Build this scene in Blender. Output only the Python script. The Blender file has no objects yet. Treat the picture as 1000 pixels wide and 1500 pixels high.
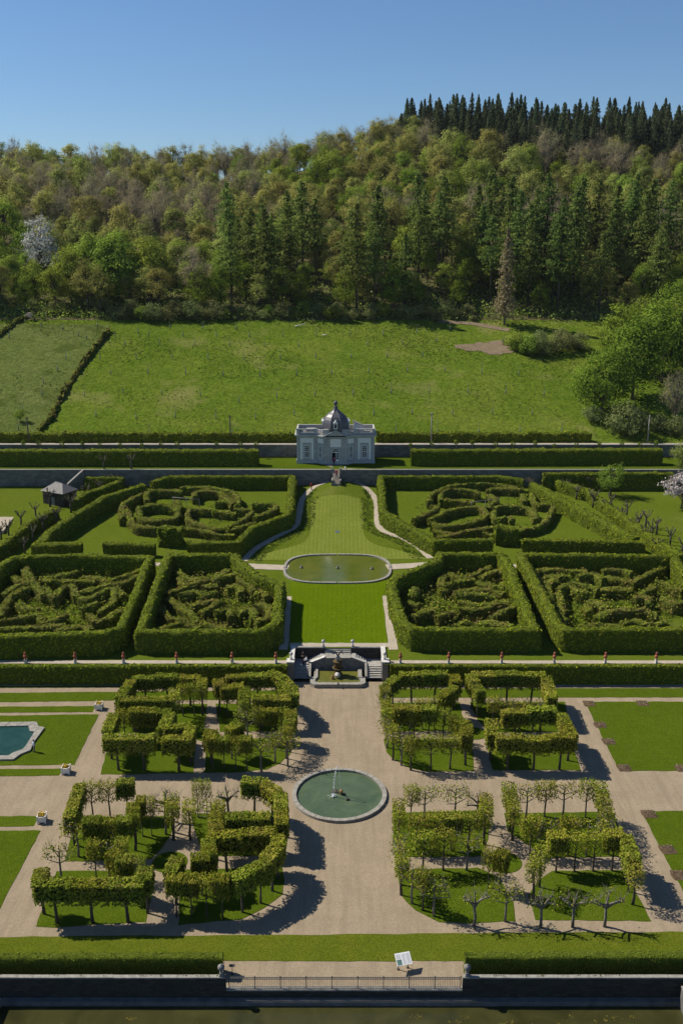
import bpy, bmesh, math, random
import numpy as np
from mathutils import Vector, Matrix, Quaternion

SC = bpy.context.scene
COL = SC.collection
rng = np.random.default_rng(11)
random.seed(5)

# ------------------------------------------------------------------ camera
PITCH = math.radians(16.32)
FPX = 1400.0
CAMH = 60.0
cd = bpy.data.cameras.new('camera')
cam = bpy.data.objects.new('camera', cd)
COL.objects.link(cam)
cam.location = (0, 0, CAMH)
cam.rotation_euler = (math.radians(90) - PITCH, 0, 0)
cd.sensor_fit = 'VERTICAL'
cd.sensor_height = 36.0
cd.sensor_width = 24.0
cd.lens = 36.0 * FPX / 1500.0
cd.clip_start = 1.0
cd.clip_end = 9000.0
SC.camera = cam

# ------------------------------------------------------------------ light
SUN_EL = math.radians(46.5)
to_sun = Vector((-0.92, 0.37, 0)).normalized()
world = bpy.data.worlds.new('World')
SC.world = world
world.use_nodes = True
wn = world.node_tree
bg = wn.nodes['Background']
sky = wn.nodes.new('ShaderNodeTexSky')
sky.sky_type = 'NISHITA'
sky.sun_disc = False
sky.sun_elevation = SUN_EL
sky.sun_rotation = math.atan2(to_sun.x, to_sun.y)
sky.air_density = 1.0
sky.dust_density = 0.1
sky.ozone_density = 9.0
wn.links.new(sky.outputs[0], bg.inputs[0])
bg.inputs[1].default_value = 0.076
sd = bpy.data.lights.new('sun', 'SUN')
sd.energy = 5.0
sd.angle = math.radians(0.5)
sd.color = (1.0, 0.925, 0.79)
sun = bpy.data.objects.new('sun', sd)
COL.objects.link(sun)
ldir = -Vector((to_sun.x * math.cos(SUN_EL), to_sun.y * math.cos(SUN_EL), math.sin(SUN_EL)))
sun.rotation_euler = ldir.to_track_quat('-Z', 'Y').to_euler()
sun.location = (-80, 60, 120)
SC.view_settings.view_transform = 'Standard'
SC.view_settings.look = 'None'
SC.view_settings.gamma = 1.0
SC.view_settings.use_curve_mapping = False
SC.view_settings.exposure = 0.36
SC.cycles.max_bounces = 6
SC.cycles.diffuse_bounces = 2
SC.cycles.transmission_bounces = 4
SC.cycles.glossy_bounces = 2

# ------------------------------------------------------------------ terrain height (metres)
def lerp(a, b, t): return a + (b - a) * t
def sstep(a, b, x):
    t = min(1.0, max(0.0, (x - a) / (b - a)))
    return t * t * (3 - 2 * t)
AX = -1.0            # the garden's long axis lies close to x = -1
RIDGE = 480.0
def hill(x, y):
    s = 0.262 + 0.075 * sstep(-50, 70, x)
    h = 34.5 + (min(y, RIDGE) - 292) * s + max(0, y - RIDGE) * 0.03
    return h + 1.8 * math.sin(x / 31.0 + 1) * sstep(292, 330, y) + 1.2 * math.sin(y / 23.0 + x / 40.0) * sstep(300, 340, y)
def gz(x, y):
    if y < 120.6: return 0.0
    if y < 127: return 2.6
    if y < 146: return lerp(2.6, 4.4, (y - 127) / 19)
    if y < 164: return 4.4
    if y < 201:
        z = lerp(4.4, 7.1, (y - 164) / 37)
        return z + 1.25 * math.exp(-((x - AX) / 5.5) ** 2) * sstep(180, 198, y)
    if y < 213.5: return 10.7
    if y < 219: return 13.2
    if y < 292: return lerp(13.2, 34.5, (y - 219) / 73) + 0.35 * math.sin(x / 9.0) * math.sin(y / 11.0) * sstep(219, 235, y) * (1 - sstep(280, 292, y))
    return hill(x, y)

SP, CP = math.sin(PITCH), math.cos(PITCH)
def ray(px, py):
    a, b = (px - 500) / FPX, (750 - py) / FPX
    return (a, CP + b * SP, -SP + b * CP)
def P0(px, py, z=0.0):
    """point of the photograph on the level plane z -> (x, y)"""
    d = ray(px, py); t = (z - CAMH) / d[2]
    return (d[0] * t, d[1] * t)
def P(px, py, dz=0.0):
    """point of the photograph lying dz above the terrain -> (x, y)"""
    d = ray(px, py); sx, sz = d[0] / d[1], d[2] / d[1]
    y = 118.0
    f = lambda y: CAMH + sz * y - gz(sx * y, y) - dz
    while y < 640 and f(y) > 0: y += 1.0
    a, b = y - 1.0, y
    for _ in range(18):
        m = (a + b) / 2
        if f(m) > 0: a = m
        else: b = m
    return (sx * b, b)
def proj(x, y, z):
    dz = z - CAMH
    dep = y * CP - dz * SP
    return (500 + FPX * x / dep, 750 - FPX * (y * SP + dz * CP) / dep)

# ------------------------------------------------------------------ mesh helpers
class MB:
    """collects polygons; build() links them as ONE mesh object"""
    def __init__(s): s.v = []; s.n = 0; s.p = []   # p: (faces array NxK, material index, smooth)
    def add(s, verts, faces, mi=0, smooth=False):
        verts = np.asarray(verts, dtype=np.float64).reshape(-1, 3)
        by = {}
        for f in faces: by.setdefault(len(f), []).append(f)
        for k, fs in by.items(): s.p.append((np.asarray(fs, dtype=np.int64) + s.n, mi, smooth))
        s.v.append(verts); s.n += len(verts)
    def addq(s, verts, faces, mi=0, smooth=False):
        verts = np.asarray(verts, dtype=np.float64).reshape(-1, 3)
        s.p.append((np.asarray(faces, dtype=np.int64) + s.n, mi, smooth)); s.v.append(verts); s.n += len(verts)
    def box(s, x0, x1, y0, y1, z0, z1, mi=0, rz=0.0, c=(0, 0)):
        v = np.array([(x, y, z) for z in (z0, z1) for (x, y) in ((x0, y0), (x1, y0), (x1, y1), (x0, y1))], float)
        if rz:
            cs, sn = math.cos(rz), math.sin(rz); dx, dy = v[:, 0] - c[0], v[:, 1] - c[1]
            v[:, 0], v[:, 1] = c[0] + dx * cs - dy * sn, c[1] + dx * sn + dy * cs
        s.add(v, [(3, 2, 1, 0), (4, 5, 6, 7), (0, 1, 5, 4), (1, 2, 6, 5), (2, 3, 7, 6), (3, 0, 4, 7)], mi)
    def prism(s, pts, z0, z1, mi=0, top=True, bottom=False):
        n = len(pts)
        zs0 = z0 if hasattr(z0, '__len__') else [z0] * n
        zs1 = z1 if hasattr(z1, '__len__') else [z1] * n
        v = [(p[0], p[1], a) for p, a in zip(pts, zs0)] + [(p[0], p[1], b) for p, b in zip(pts, zs1)]
        f = [(i, (i + 1) % n, n + (i + 1) % n, n + i) for i in range(n)]
        if top: f.append(tuple(range(n, 2 * n)))
        if bottom: f.append(tuple(range(n - 1, -1, -1)))
        s.add(v, f, mi)
    def tube(s, pts, rad, n=6, mi=0, smooth=True, cap=True):
        pts = [Vector(p) for p in pts]; m = len(pts)
        if not hasattr(rad, '__len__'): rad = [rad] * m
        V = []
        for i, p in enumerate(pts):
            t = (pts[min(i + 1, m - 1)] - pts[max(i - 1, 0)])
            if t.length < 1e-6: t = Vector((0, 0, 1))
            t.normalize()
            u = t.cross(Vector((0.3, 0.9, 0.2))); 
            if u.length < 0.05: u = t.cross(Vector((1, 0, 0)))
            u.normalize(); w = t.cross(u)
            for k in range(n):
                a = 2 * math.pi * k / n
                V.append(p + (u * math.cos(a) + w * math.sin(a)) * rad[i])
        F = [(i * n + k, i * n + (k + 1) % n, (i + 1) * n + (k + 1) % n, (i + 1) * n + k) for i in range(m - 1) for k in range(n)]
        if cap: F.append(tuple(range(n - 1, -1, -1))); F.append(tuple((m - 1) * n + k for k in range(n)))
        s.add([tuple(v) for v in V], F, mi, smooth)
    def lathe(s, prof, c=(0, 0, 0), n=10, mi=0, smooth=True, sx=1.0, sy=1.0, rot=0.0):
        V = []
        for r, z in prof:
            for k in range(n):
                a = 2 * math.pi * k / n + rot
                V.append((c[0] + r * sx * math.cos(a), c[1] + r * sy * math.sin(a), c[2] + z))
        m = len(prof)
        F = [(i * n + k, i * n + (k + 1) % n, (i + 1) * n + (k + 1) % n, (i + 1) * n + k) for i in range(m - 1) for k in range(n)]
        F.append(tuple(range(n - 1, -1, -1))); F.append(tuple((m - 1) * n + k for k in range(n)))
        s.add(V, F, mi, smooth)
    def ball(s, c, r, mi=0, n=8, m=5, sz=1.0):
        s.lathe([(max(0.02 * r, r * math.sin(math.pi * i / m)), -r * sz * math.cos(math.pi * i / m)) for i in range(m + 1)], c, n, mi)
    def cards(s, c, nrm, size, mi=0, aspect=1.0, jitter=0.7):
        """many leaf sized quads: centres, facing directions and sizes"""
        c = np.asarray(c, float); N = len(c)
        if N == 0: return
        d = np.asarray(nrm, float) + rng.normal(0, jitter, (N, 3))
        d /= np.linalg.norm(d, axis=1)[:, None] + 1e-9
        r = rng.normal(0, 1, (N, 3))
        u = np.cross(d, r); u /= np.linalg.norm(u, axis=1)[:, None] + 1e-9
        w = np.cross(d, u)
        size = np.broadcast_to(np.asarray(size, float), (N,))[:, None] * 0.5
        u, w = u * size, w * size * aspect
        k = rng.uniform(0.25, 0.75, (N, 1))
        v = np.stack([c - w, c + u * k, c + w, c - u], axis=1).reshape(-1, 3)
        f = np.arange(N * 4).reshape(N, 4)
        s.addq(v, f, mi)
    def mesh(s, name, mats):
        me = bpy.data.meshes.new(name)
        if s.n:
            V = np.concatenate(s.v)
            me.vertices.add(len(V)); me.vertices.foreach_set('co', V.astype(np.float32).ravel())
            loops = np.concatenate([p[0].ravel() for p in s.p])
            tot = np.concatenate([np.full(len(p[0]), p[0].shape[1]) for p in s.p])
            mi = np.concatenate([np.full(len(p[0]), p[1]) for p in s.p])
            sm = np.concatenate([np.full(len(p[0]), p[2]) for p in s.p])
            me.loops.add(len(loops)); me.loops.foreach_set('vertex_index', loops.astype(np.int32))
            me.polygons.add(len(tot))
            st = np.concatenate([[0], np.cumsum(tot)[:-1]])
            me.polygons.foreach_set('loop_start', st.astype(np.int32))
            me.polygons.foreach_set('material_index', mi.astype(np.int32))
            me.polygons.foreach_set('use_smooth', sm.astype(bool))
            me.update(calc_edges=True); me.validate()
        for m in (mats if isinstance(mats, (list, tuple)) else [mats]): me.materials.append(m)
        return me
    def build(s, name, mats, parent=None):
        """world coordinates when the parent is an unrotated Empty: its place is taken off"""
        if parent is not None:
            o = np.array(parent.location); 
            gp = parent.parent
            while gp is not None: o = o + np.array(gp.location); gp = gp.parent
            s.v = [v - o for v in s.v]
        ob = bpy.data.objects.new(name, s.mesh(name, mats)); COL.objects.link(ob)
        ob.parent = parent
        return ob

def tag(o, label=None, cat=None, group=None, kind=None):
    if label: o['label'] = label
    if cat: o['category'] = cat
    if group: o['group'] = group
    if kind: o['kind'] = kind
    return o
def empty(name, loc, label, cat, group=None, rz=0.0):
    o = bpy.data.objects.new(name, None); COL.objects.link(o)
    o.location = loc; o.rotation_euler = (0, 0, rz); o.empty_display_size = 0.3
    return tag(o, label, cat, group)
def inst(name, me, parent=None, loc=(0, 0, 0), rz=0.0, sc=(1, 1, 1)):
    o = bpy.data.objects.new(name, me); COL.objects.link(o)
    o.parent = parent; o.location = loc; o.rotation_euler = (0, 0, rz); o.scale = sc
    return o
ORD = 'first second third fourth fifth sixth seventh eighth ninth tenth eleventh twelfth thirteenth fourteenth fifteenth sixteenth seventeenth eighteenth nineteenth twentieth'.split()
def ordw(i):
    if i < 20: return ORD[i]
    t, u = divmod(i + 1, 10)
    tens = ['', '', 'twenty', 'thirty', 'forty', 'fifty', 'sixty', 'seventy', 'eighty', 'ninety'][t]
    return tens + '-' + ORD[u - 1] if u else tens[:-1] + 'ieth'

# ------------------------------------------------------------------ materials
def base(name, rough=0.9, spec=0.2):
    m = bpy.data.materials.new(name); m.use_nodes = True
    nt = m.node_tree; b = nt.nodes['Principled BSDF']
    b.inputs['Roughness'].default_value = rough
    b.inputs['Specular IOR Level'].default_value = spec
    return m, nt, b
def N(nt, t, **kw):
    n = nt.nodes.new(t)
    for k, v in kw.items():
        if hasattr(n, k): setattr(n, k, v)
        else: n.inputs[k.replace('_', ' ')].default_value = v
    return n
def pos(nt): return nt.nodes.new('ShaderNodeNewGeometry').outputs['Position']
def noise(nt, vec, scale, detail=4, rough=0.6, dist=0.0):
    n = nt.nodes.new('ShaderNodeTexNoise'); n.inputs['Scale'].default_value = scale
    n.inputs['Detail'].default_value = detail; n.inputs['Roughness'].default_value = rough; n.inputs['Distortion'].default_value = dist
    nt.links.new(vec, n.inputs['Vector']); return n.outputs['Fac']
def ramp(nt, fac, stops, interp='LINEAR'):
    r = nt.nodes.new('ShaderNodeValToRGB'); r.color_ramp.interpolation = interp
    e = r.color_ramp.elements
    while len(e) > len(stops): e.remove(e[-1])
    while len(e) < len(stops): e.new(0.5)
    for el, (p, c) in zip(e, stops): el.position = p; el.color = (*c, 1)
    nt.links.new(fac, r.inputs[0]); return r.outputs[0]
def mix(nt, a, b, fac, mode='MIX'):
    n = nt.nodes.new('ShaderNodeMix'); n.data_type = 'RGBA'; n.blend_type = mode
    for sock, v in ((n.inputs[6], a), (n.inputs[7], b)):
        if isinstance(v, tuple): sock.default_value = (*v, 1)
        else: nt.links.new(v, sock)
    if isinstance(fac, (int, float)): n.inputs[0].default_value = fac
    else: nt.links.new(fac, n.inputs[0])
    return n.outputs[2]
def maprange(nt, v, a, b, c, d):
    n = nt.nodes.new('ShaderNodeMapRange')
    for i, x in enumerate((a, b, c, d)): n.inputs[i + 1].default_value = x
    nt.links.new(v, n.inputs[0]); return n.outputs[0]
def bump(nt, b, h, strength=0.5, dist=0.1):
    n = nt.nodes.new('ShaderNodeBump'); n.inputs['Strength'].default_value = strength; n.inputs['Distance'].default_value = dist
    nt.links.new(h, n.inputs['Height']); nt.links.new(n.outputs[0], b.inputs['Normal'])

def grass_mat(name, cols, big=0.12, mid=0.9, fine=6.0, stripes=0.0, patch=None, sdir=(1, 0, 0), bmp=0.6, sk=.1):
    m, nt, b = base(name, 1.0, 0.0); p = pos(nt)
    f1 = noise(nt, p, big, 5, 0.65, 0.6); f2 = noise(nt, p, mid, 4, 0.7); f3 = noise(nt, p, fine, 2, 0.6)
    c = ramp(nt, f1, [(0.3, cols[0]), (0.5, cols[1]), (0.7, cols[2])])
    c2 = ramp(nt, f2, [(0.25, cols[3]), (0.75, cols[4])])
    c = mix(nt, c, c2, 0.45)
    g = ramp(nt, f3, [(0.3, (0.55, 0.55, 0.55)), (0.7, (1.35, 1.35, 1.35))])
    c = mix(nt, c, g, 0.8, 'MULTIPLY')
    if stripes:
        w = nt.nodes.new('ShaderNodeTexWave'); w.inputs['Scale'].default_value = stripes; w.inputs['Distortion'].default_value = 0.5
        w.bands_direction = 'X' if sdir[0] else 'Y'
        nt.links.new(p, w.inputs['Vector'])
        s = ramp(nt, w.outputs['Fac'], [(0.35, (1 - sk, 1 - sk, 1 - sk)), (0.65, (1 + sk, 1 + sk, 1 + sk))])
        c = mix(nt, c, s, 1.0, 'MULTIPLY')
    if patch:
        f4 = noise(nt, p, patch[1], 4, 0.6, 0.4)
        k = maprange(nt, f4, patch[2], patch[3], 0, patch[4])
        c = mix(nt, c, patch[0], k)
    nt.links.new(c, b.inputs['Base Color'])
    bump(nt, b, f3, bmp, 0.12)
    return m
def ground_mat(name, a, bb, scale=0.5, fine=9.0, bmp=0.3, worn=0.0):
    m, nt, b = base(name, 0.95, 0.1); p = pos(nt)
    c = ramp(nt, noise(nt, p, scale, 5, 0.7, 0.4), [(0.3, a), (0.7, bb)])
    f = noise(nt, p, fine, 3, 0.8)
    c = mix(nt, c, ramp(nt, f, [(0.3, (0.72, 0.72, 0.72)), (0.7, (1.22, 1.22, 1.22))]), 0.75, 'MULTIPLY')
    if worn:
        mp = nt.nodes.new('ShaderNodeMapping'); mp.inputs['Scale'].default_value = (1.4, 0.12, 1.0); nt.links.new(p, mp.inputs['Vector'])
        k = maprange(nt, noise(nt, mp.outputs[0], 0.9, 4, 0.65, 0.3), 0.42, 0.68, 0, worn)
        c = mix(nt, c, tuple(x * 0.78 for x in a), k)
        k2 = maprange(nt, noise(nt, p, 0.13, 5, 0.7, 1.0), 0.55, 0.75, 0, worn * 0.9)
        c = mix(nt, c, tuple(min(1, x * 1.14) for x in bb), k2)
    nt.links.new(c, b.inputs['Base Color']); bump(nt, b, f, bmp, 0.05)
    return m
def leaf_mat(name, stops, trans=0.35, objvar=0.0, zone=None):
    """leaf colour differs from leaf to leaf and, a little, from plant to plant"""
    m = bpy.data.materials.new(name); m.use_nodes = True; nt = m.node_tree
    nt.nodes.remove(nt.nodes['Principled BSDF']); out = nt.nodes['Material Output']
    g = nt.nodes.new('ShaderNodeNewGeometry')
    c = ramp(nt, g.outputs['Random Per Island'], stops)
    if zone:
        f = noise(nt, g.outputs['Position'], zone[0], 3, 0.6)
        c = mix(nt, c, zone[1], maprange(nt, f, zone[2], zone[3], 0, zone[4]))
    if objvar:
        oi = nt.nodes.new('ShaderNodeObjectInfo')
        h = nt.nodes.new('ShaderNodeHueSaturation')
        nt.links.new(maprange(nt, oi.outputs['Random'], 0, 1, 0.5 - 0.035 * objvar, 0.5 + 0.03 * objvar), h.inputs['Hue'])
        mul = nt.nodes.new('ShaderNodeMath'); mul.operation = 'MULTIPLY'; mul.inputs[1].default_value = 7.31
        fr = nt.nodes.new('ShaderNodeMath'); fr.operation = 'FRACT'
        nt.links.new(oi.outputs['Random'], mul.inputs[0]); nt.links.new(mul.outputs[0], fr.inputs[0])
        nt.links.new(maprange(nt, fr.outputs[0], 0, 1, 1 - 0.35 * objvar, 1 + 0.3 * objvar), h.inputs['Value'])
        nt.links.new(c, h.inputs['Color']); c = h.outputs[0]
    d = nt.nodes.new('ShaderNodeBsdfDiffuse'); t = nt.nodes.new('ShaderNodeBsdfTranslucent'); mx = nt.nodes.new('ShaderNodeMixShader')
    nt.links.new(c, d.inputs[0]); nt.links.new(c, t.inputs[0]); mx.inputs[0].default_value = trans
    nt.links.new(d.outputs[0], mx.inputs[1]); nt.links.new(t.outputs[0], mx.inputs[2]); nt.links.new(mx.outputs[0], out.inputs[0])
    return m
def plain(name, col, rough=0.8, spec=0.3, var=0.25, scale=1.5, metal=0.0, bmp=0.2):
    m, nt, b = base(name, rough, spec); b.inputs['Metallic'].default_value = metal
    p = pos(nt); f = noise(nt, p, scale, 6, 0.7)
    lo, hi = tuple(x * (1 - var) for x in col), tuple(min(1, x * (1 + var)) for x in col)
    nt.links.new(ramp(nt, f, [(0.3, lo), (0.7, hi)]), b.inputs['Base Color'])
    if bmp: bump(nt, b, f, bmp, 0.03)
    return m
def stone_mat(name, a, bb, mort, bw=0.7, bh=0.3, stain=(0.05, 0.055, 0.04), stain_k=0.7):
    m, nt, b = base(name, 0.9, 0.2)
    p = pos(nt); sp = nt.nodes.new('ShaderNodeSeparateXYZ'); nt.links.new(p, sp.inputs[0])
    ad = nt.nodes.new('ShaderNodeMath'); ad.operation = 'ADD'; nt.links.new(sp.outputs[0], ad.inputs[0]); nt.links.new(sp.outputs[1], ad.inputs[1])
    cb = nt.nodes.new('ShaderNodeCombineXYZ'); nt.links.new(ad.outputs[0], cb.inputs[0]); nt.links.new(sp.outputs[2], cb.inputs[1])
    br = nt.nodes.new('ShaderNodeTexBrick'); br.inputs['Scale'].default_value = 1.0
    br.inputs['Brick Width'].default_value = bw; br.inputs['Row Height'].default_value = bh; br.inputs['Mortar Size'].default_value = 0.02
    br.inputs['Color1'].default_value = (*a, 1); br.inputs['Color2'].default_value = (*bb, 1); br.inputs['Mortar'].default_value = (*mort, 1)
    nt.links.new(cb.outputs[0], br.inputs['Vector'])
    f = noise(nt, p, 0.6, 6, 0.7, 0.5)
    c = mix(nt, br.outputs[0], stain, maprange(nt, f, 0.48, 0.72, 0, stain_k))
    f2 = noise(nt, p, 5, 3, 0.7)
    c = mix(nt, c, ramp(nt, f2, [(0.3, (0.7, 0.7, 0.7)), (0.7, (1.25, 1.25, 1.25))]), 0.6, 'MULTIPLY')
    nt.links.new(c, b.inputs['Base Color']); bump(nt, b, f2, 0.3, 0.04)
    return m
def water_mat(name, a, bb, scale=0.4, rough=0.06, rip=0.05, ripscale=2.5, rings=None, spec=0.3):
    m, nt, b = base(name, rough, spec); p = pos(nt)
    nt.links.new(ramp(nt, noise(nt, p, scale, 4, 0.6, 0.8), [(0.3, a), (0.7, bb)]), b.inputs['Base Color'])
    h = noise(nt, p, ripscale, 3, 0.6)
    if rings:
        w = nt.nodes.new('ShaderNodeTexWave'); w.wave_type = 'RINGS'; w.rings_direction = 'Z'; w.inputs['Scale'].default_value = 1.1; w.inputs['Distortion'].default_value = 1.0; w.inputs['Detail'].default_value = 2
        mp = nt.nodes.new('ShaderNodeMapping'); mp.inputs['Location'].default_value = (-rings[0], -rings[1], 0)
        nt.links.new(p, mp.inputs['Vector']); nt.links.new(mp.outputs[0], w.inputs['Vector'])
        ad = nt.nodes.new('ShaderNodeMath'); ad.operation = 'ADD'; nt.links.new(w.outputs['Fac'], ad.inputs[0]); nt.links.new(h, ad.inputs[1]); h = ad.outputs[0]
    bump(nt, b, h, 1.0, rip)
    return m

M = {}
G_LAWN = [(0.048, 0.082, 0.004), (0.059, 0.095, 0.005), (0.076, 0.108, 0.008), (0.042, 0.074, 0.003), (0.092, 0.114, 0.012)]
M['lawn'] = grass_mat('lawn_grass', G_LAWN, 0.2, 1.3, 7)
M['lawn_striped'] = grass_mat('mown_lawn', [(0.070, 0.116, 0.002), (0.080, 0.130, 0.002), (0.094, 0.143, 0.004), (0.064, 0.110, 0.002), (0.112, 0.150, 0.007)], 0.25, 1.2, 7, stripes=0.42, sk=.035)
M['lawn_front'] = grass_mat('front_lawn_grass', [(0.066, 0.094, 0.006), (0.080, 0.108, 0.008), (0.106, 0.122, 0.011), (0.062, 0.090, 0.006), (0.125, 0.128, 0.016)], 0.35, 1.6, 7)
M['pale_lawn'] = grass_mat('pale_lawn_grass', [(0.120, 0.155, 0.020), (0.138, 0.172, 0.026), (0.160, 0.185, 0.034), (0.112, 0.148, 0.018), (0.175, 0.19, 0.04)], 0.3, 1.0, 6, stripes=0.42, sk=.06)
M['terrace'] = grass_mat('terrace_grass', [(0.068, 0.104, 0.007), (0.085, 0.122, 0.010), (0.100, 0.128, 0.014), (0.062, 0.095, 0.007), (0.11, 0.128, 0.017)], 0.12, 0.9, 5, patch=((0.16, 0.145, 0.05), 0.06, 0.60, 0.78, 0.5))
M['meadow'] = grass_mat('meadow_grass', [(0.058, 0.105, 0.008), (0.082, 0.130, 0.011), (0.135, 0.162, 0.024), (0.043, 0.082, 0.006), (0.148, 0.180, 0.027)], 0.045, 0.36, 1.3, patch=((0.23, 0.20, 0.08), 0.06, 0.57, 0.75, 0.5), bmp=2.0)
M['rough_meadow'] = grass_mat('rough_field_grass', [(0.070, 0.105, 0.020), (0.090, 0.122, 0.028), (0.120, 0.142, 0.042), (0.048, 0.074, 0.013), (0.145, 0.155, 0.052)], 0.08, 0.42, 1.3, patch=((0.05, 0.07, 0.013), 0.12, 0.56, 0.66, 0.8), bmp=2.0)
M['gravel'] = ground_mat('gravel', (0.245, 0.195, 0.133), (0.305, 0.243, 0.168), 0.35, 4.0, worn=0.55)
M['path'] = ground_mat('path_gravel', (0.32, 0.275, 0.215), (0.41, 0.355, 0.28), 0.6, 4.0)
M['soil'] = ground_mat('bed_soil', (0.055, 0.036, 0.022), (0.125, 0.085, 0.055), 1.6, 6.0)
M['brown_earth'] = ground_mat('bare_earth', (0.16, 0.12, 0.08), (0.22, 0.17, 0.11), 0.4, 2.0)
M['forest_floor'] = ground_mat('forest_floor', (0.07, 0.075, 0.025), (0.12, 0.10, 0.045), 0.08, 1.2)
M['rim'] = plain('rim_stone_pale', (0.25, 0.235, 0.205), 0.85, 0.25, 0.35, 2.2)
M['white_stone'] = plain('white_weathered_stone', (0.5, 0.48, 0.44), 0.85, 0.25, 0.3, 2.5)
M['grey_stone'] = plain('grey_stone', (0.19, 0.182, 0.17), 0.9, 0.2, 0.4, 1.5)
M['step_stone'] = plain('step_stone', (0.30, 0.285, 0.26), 0.85, 0.25, 0.3, 2.0)
M['wall_stone'] = stone_mat('retaining_wall_stone', (0.13, 0.128, 0.12), (0.20, 0.195, 0.18), (0.07, 0.068, 0.06), 1.1, 0.42)
M['dark_wall'] = stone_mat('quay_wall_stone', (0.03, 0.028, 0.024), (0.06, 0.055, 0.047), (0.02, 0.02, 0.017), 0.6, 0.25, (0.03, 0.035, 0.025), 0.9)  # shade on the quay front is put into this dark stone colour
M['ledge'] = plain('ledge_stone', (0.12, 0.12, 0.113), 0.9, 0.2, 0.35, 1.2)
M['pav_stone'] = stone_mat('blue_grey_ashlar', (0.42, 0.42, 0.40), (0.50, 0.495, 0.465), (0.31, 0.31, 0.30), 0.9, 0.38, (0.24, 0.25, 0.25), 0.5)
M['stucco'] = plain('pale_stucco', (0.80, 0.78, 0.72), 0.9, 0.2, 0.08, 1.2)
M['slate'] = plain('dark_slate', (0.075, 0.075, 0.088), 0.45, 0.5, 0.3, 3.0)
M['lead'] = plain('lead_roofing', (0.20, 0.195, 0.20), 0.6, 0.4, 0.25, 1.0)
M['roof_slate'] = plain('grey_roof_slate', (0.13, 0.125, 0.12), 0.7, 0.4, 0.25, 2.5)
M['white_paint'] = plain('white_paint', (0.78, 0.78, 0.76), 0.55, 0.4, 0.06, 2)
M['glass'] = plain('window_glass', (0.025, 0.03, 0.04), 0.08, 0.6, 0.2, 2, bmp=0)
M['dark'] = plain('painted_dark_interior', (0.012, 0.012, 0.014), 0.9, 0.1, 0.2, 2)
M['terracotta'] = plain('terracotta', (0.34, 0.105, 0.06), 0.85, 0.2, 0.35, 3.0)
M['iron'] = plain('dark_iron', (0.035, 0.033, 0.032), 0.6, 0.4, 0.3, 3)
M['rust_iron'] = plain('grey_painted_iron', (0.09, 0.085, 0.085), 0.6, 0.4, 0.4, 4)
M['moss'] = plain('mossy_brown_stone', (0.075, 0.05, 0.016), 0.85, 0.3, 0.5, 2.5)
M['dark_rock'] = plain('dark_wet_rock', (0.045, 0.042, 0.026), 0.7, 0.4, 0.5, 3)
M['bronze'] = plain('gilt_bronze', (0.30, 0.17, 0.05), 0.5, 0.5, 0.4, 3)
M['bark'] = plain('bark', (0.085, 0.072, 0.058), 0.95, 0.1, 0.4, 3)
M['pale_bark'] = plain('grey_bark', (0.17, 0.155, 0.13), 0.95, 0.1, 0.4, 3)
M['guard'] = plain('grey_tree_guard', (0.13, 0.16, 0.165), 0.8, 0.2, 0.2, 3, bmp=0)
M['pole_wood'] = plain('weathered_pole', (0.24, 0.23, 0.21), 0.9, 0.2, 0.25, 2)
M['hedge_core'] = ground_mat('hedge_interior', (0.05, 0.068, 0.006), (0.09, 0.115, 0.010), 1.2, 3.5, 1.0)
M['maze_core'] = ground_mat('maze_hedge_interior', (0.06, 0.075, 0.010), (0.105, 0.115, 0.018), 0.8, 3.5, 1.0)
M['lime_shade_core'] = ground_mat('lime_crown_shade', (0.02, 0.028, 0.006), (0.04, 0.05, 0.010), 1.2, 3.5, 1.0)
M['hedge_leaf'] = leaf_mat('hornbeam_leaf', [(0.0, (0.085, 0.115, 0.006)), (0.4, (0.145, 0.185, 0.010)), (0.85, (0.215, 0.25, 0.018)), (1.0, (0.26, 0.25, 0.03))], 0.12, 0.25, (0.35, (0.15, 0.135, 0.04), 0.52, 0.75, 0.5))
M['maze_leaf'] = leaf_mat('maze_hedge_leaf', [(0.0, (0.10, 0.14, 0.010)), (0.5, (0.19, 0.235, 0.020)), (0.8, (0.28, 0.31, 0.034)), (1.0, (0.31, 0.22, 0.08))], 0.22, 0.5, (0.33, (0.20, 0.14, 0.06), 0.46, 0.66, 0.75))
M['lime_leaf'] = leaf_mat('lime_leaf', [(0.0, (0.08, 0.11, 0.010)), (0.4, (0.21, 0.255, 0.020)), (0.8, (0.35, 0.37, 0.045)), (1.0, (0.40, 0.31, 0.08))], 0.32, 0.5, (0.28, (0.29, 0.22, 0.06), 0.5, 0.72, 0.45))
M['box_leaf'] = leaf_mat('clipped_box_leaf', [(0.0, (0.075, 0.12, 0.012)), (0.6, (0.15, 0.20, 0.022)), (1.0, (0.21, 0.25, 0.04))], 0.3, 0.2)
M['fresh_leaf'] = leaf_mat('fresh_spring_leaf', [(0.0, (0.13, 0.19, 0.025)), (0.5, (0.24, 0.32, 0.045)), (1.0, (0.35, 0.42, 0.075))], 0.48, 0.6)
M['olive_leaf'] = leaf_mat('olive_spring_leaf', [(0.0, (0.20, 0.22, 0.055)), (0.5, (0.32, 0.34, 0.085)), (1.0, (0.43, 0.43, 0.13))], 0.5, 0.8)
M['brown_leaf'] = leaf_mat('bud_brown_twig', [(0.0, (0.18, 0.16, 0.095)), (0.6, (0.31, 0.28, 0.165)), (1.0, (0.42, 0.375, 0.22))], 0.42, 0.6)
M['fir_leaf'] = leaf_mat('fir_needle', [(0.0, (0.065, 0.105, 0.026)), (0.5, (0.145, 0.205, 0.046)), (1.0, (0.26, 0.32, 0.08))], 0.45, 0.7)
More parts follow.
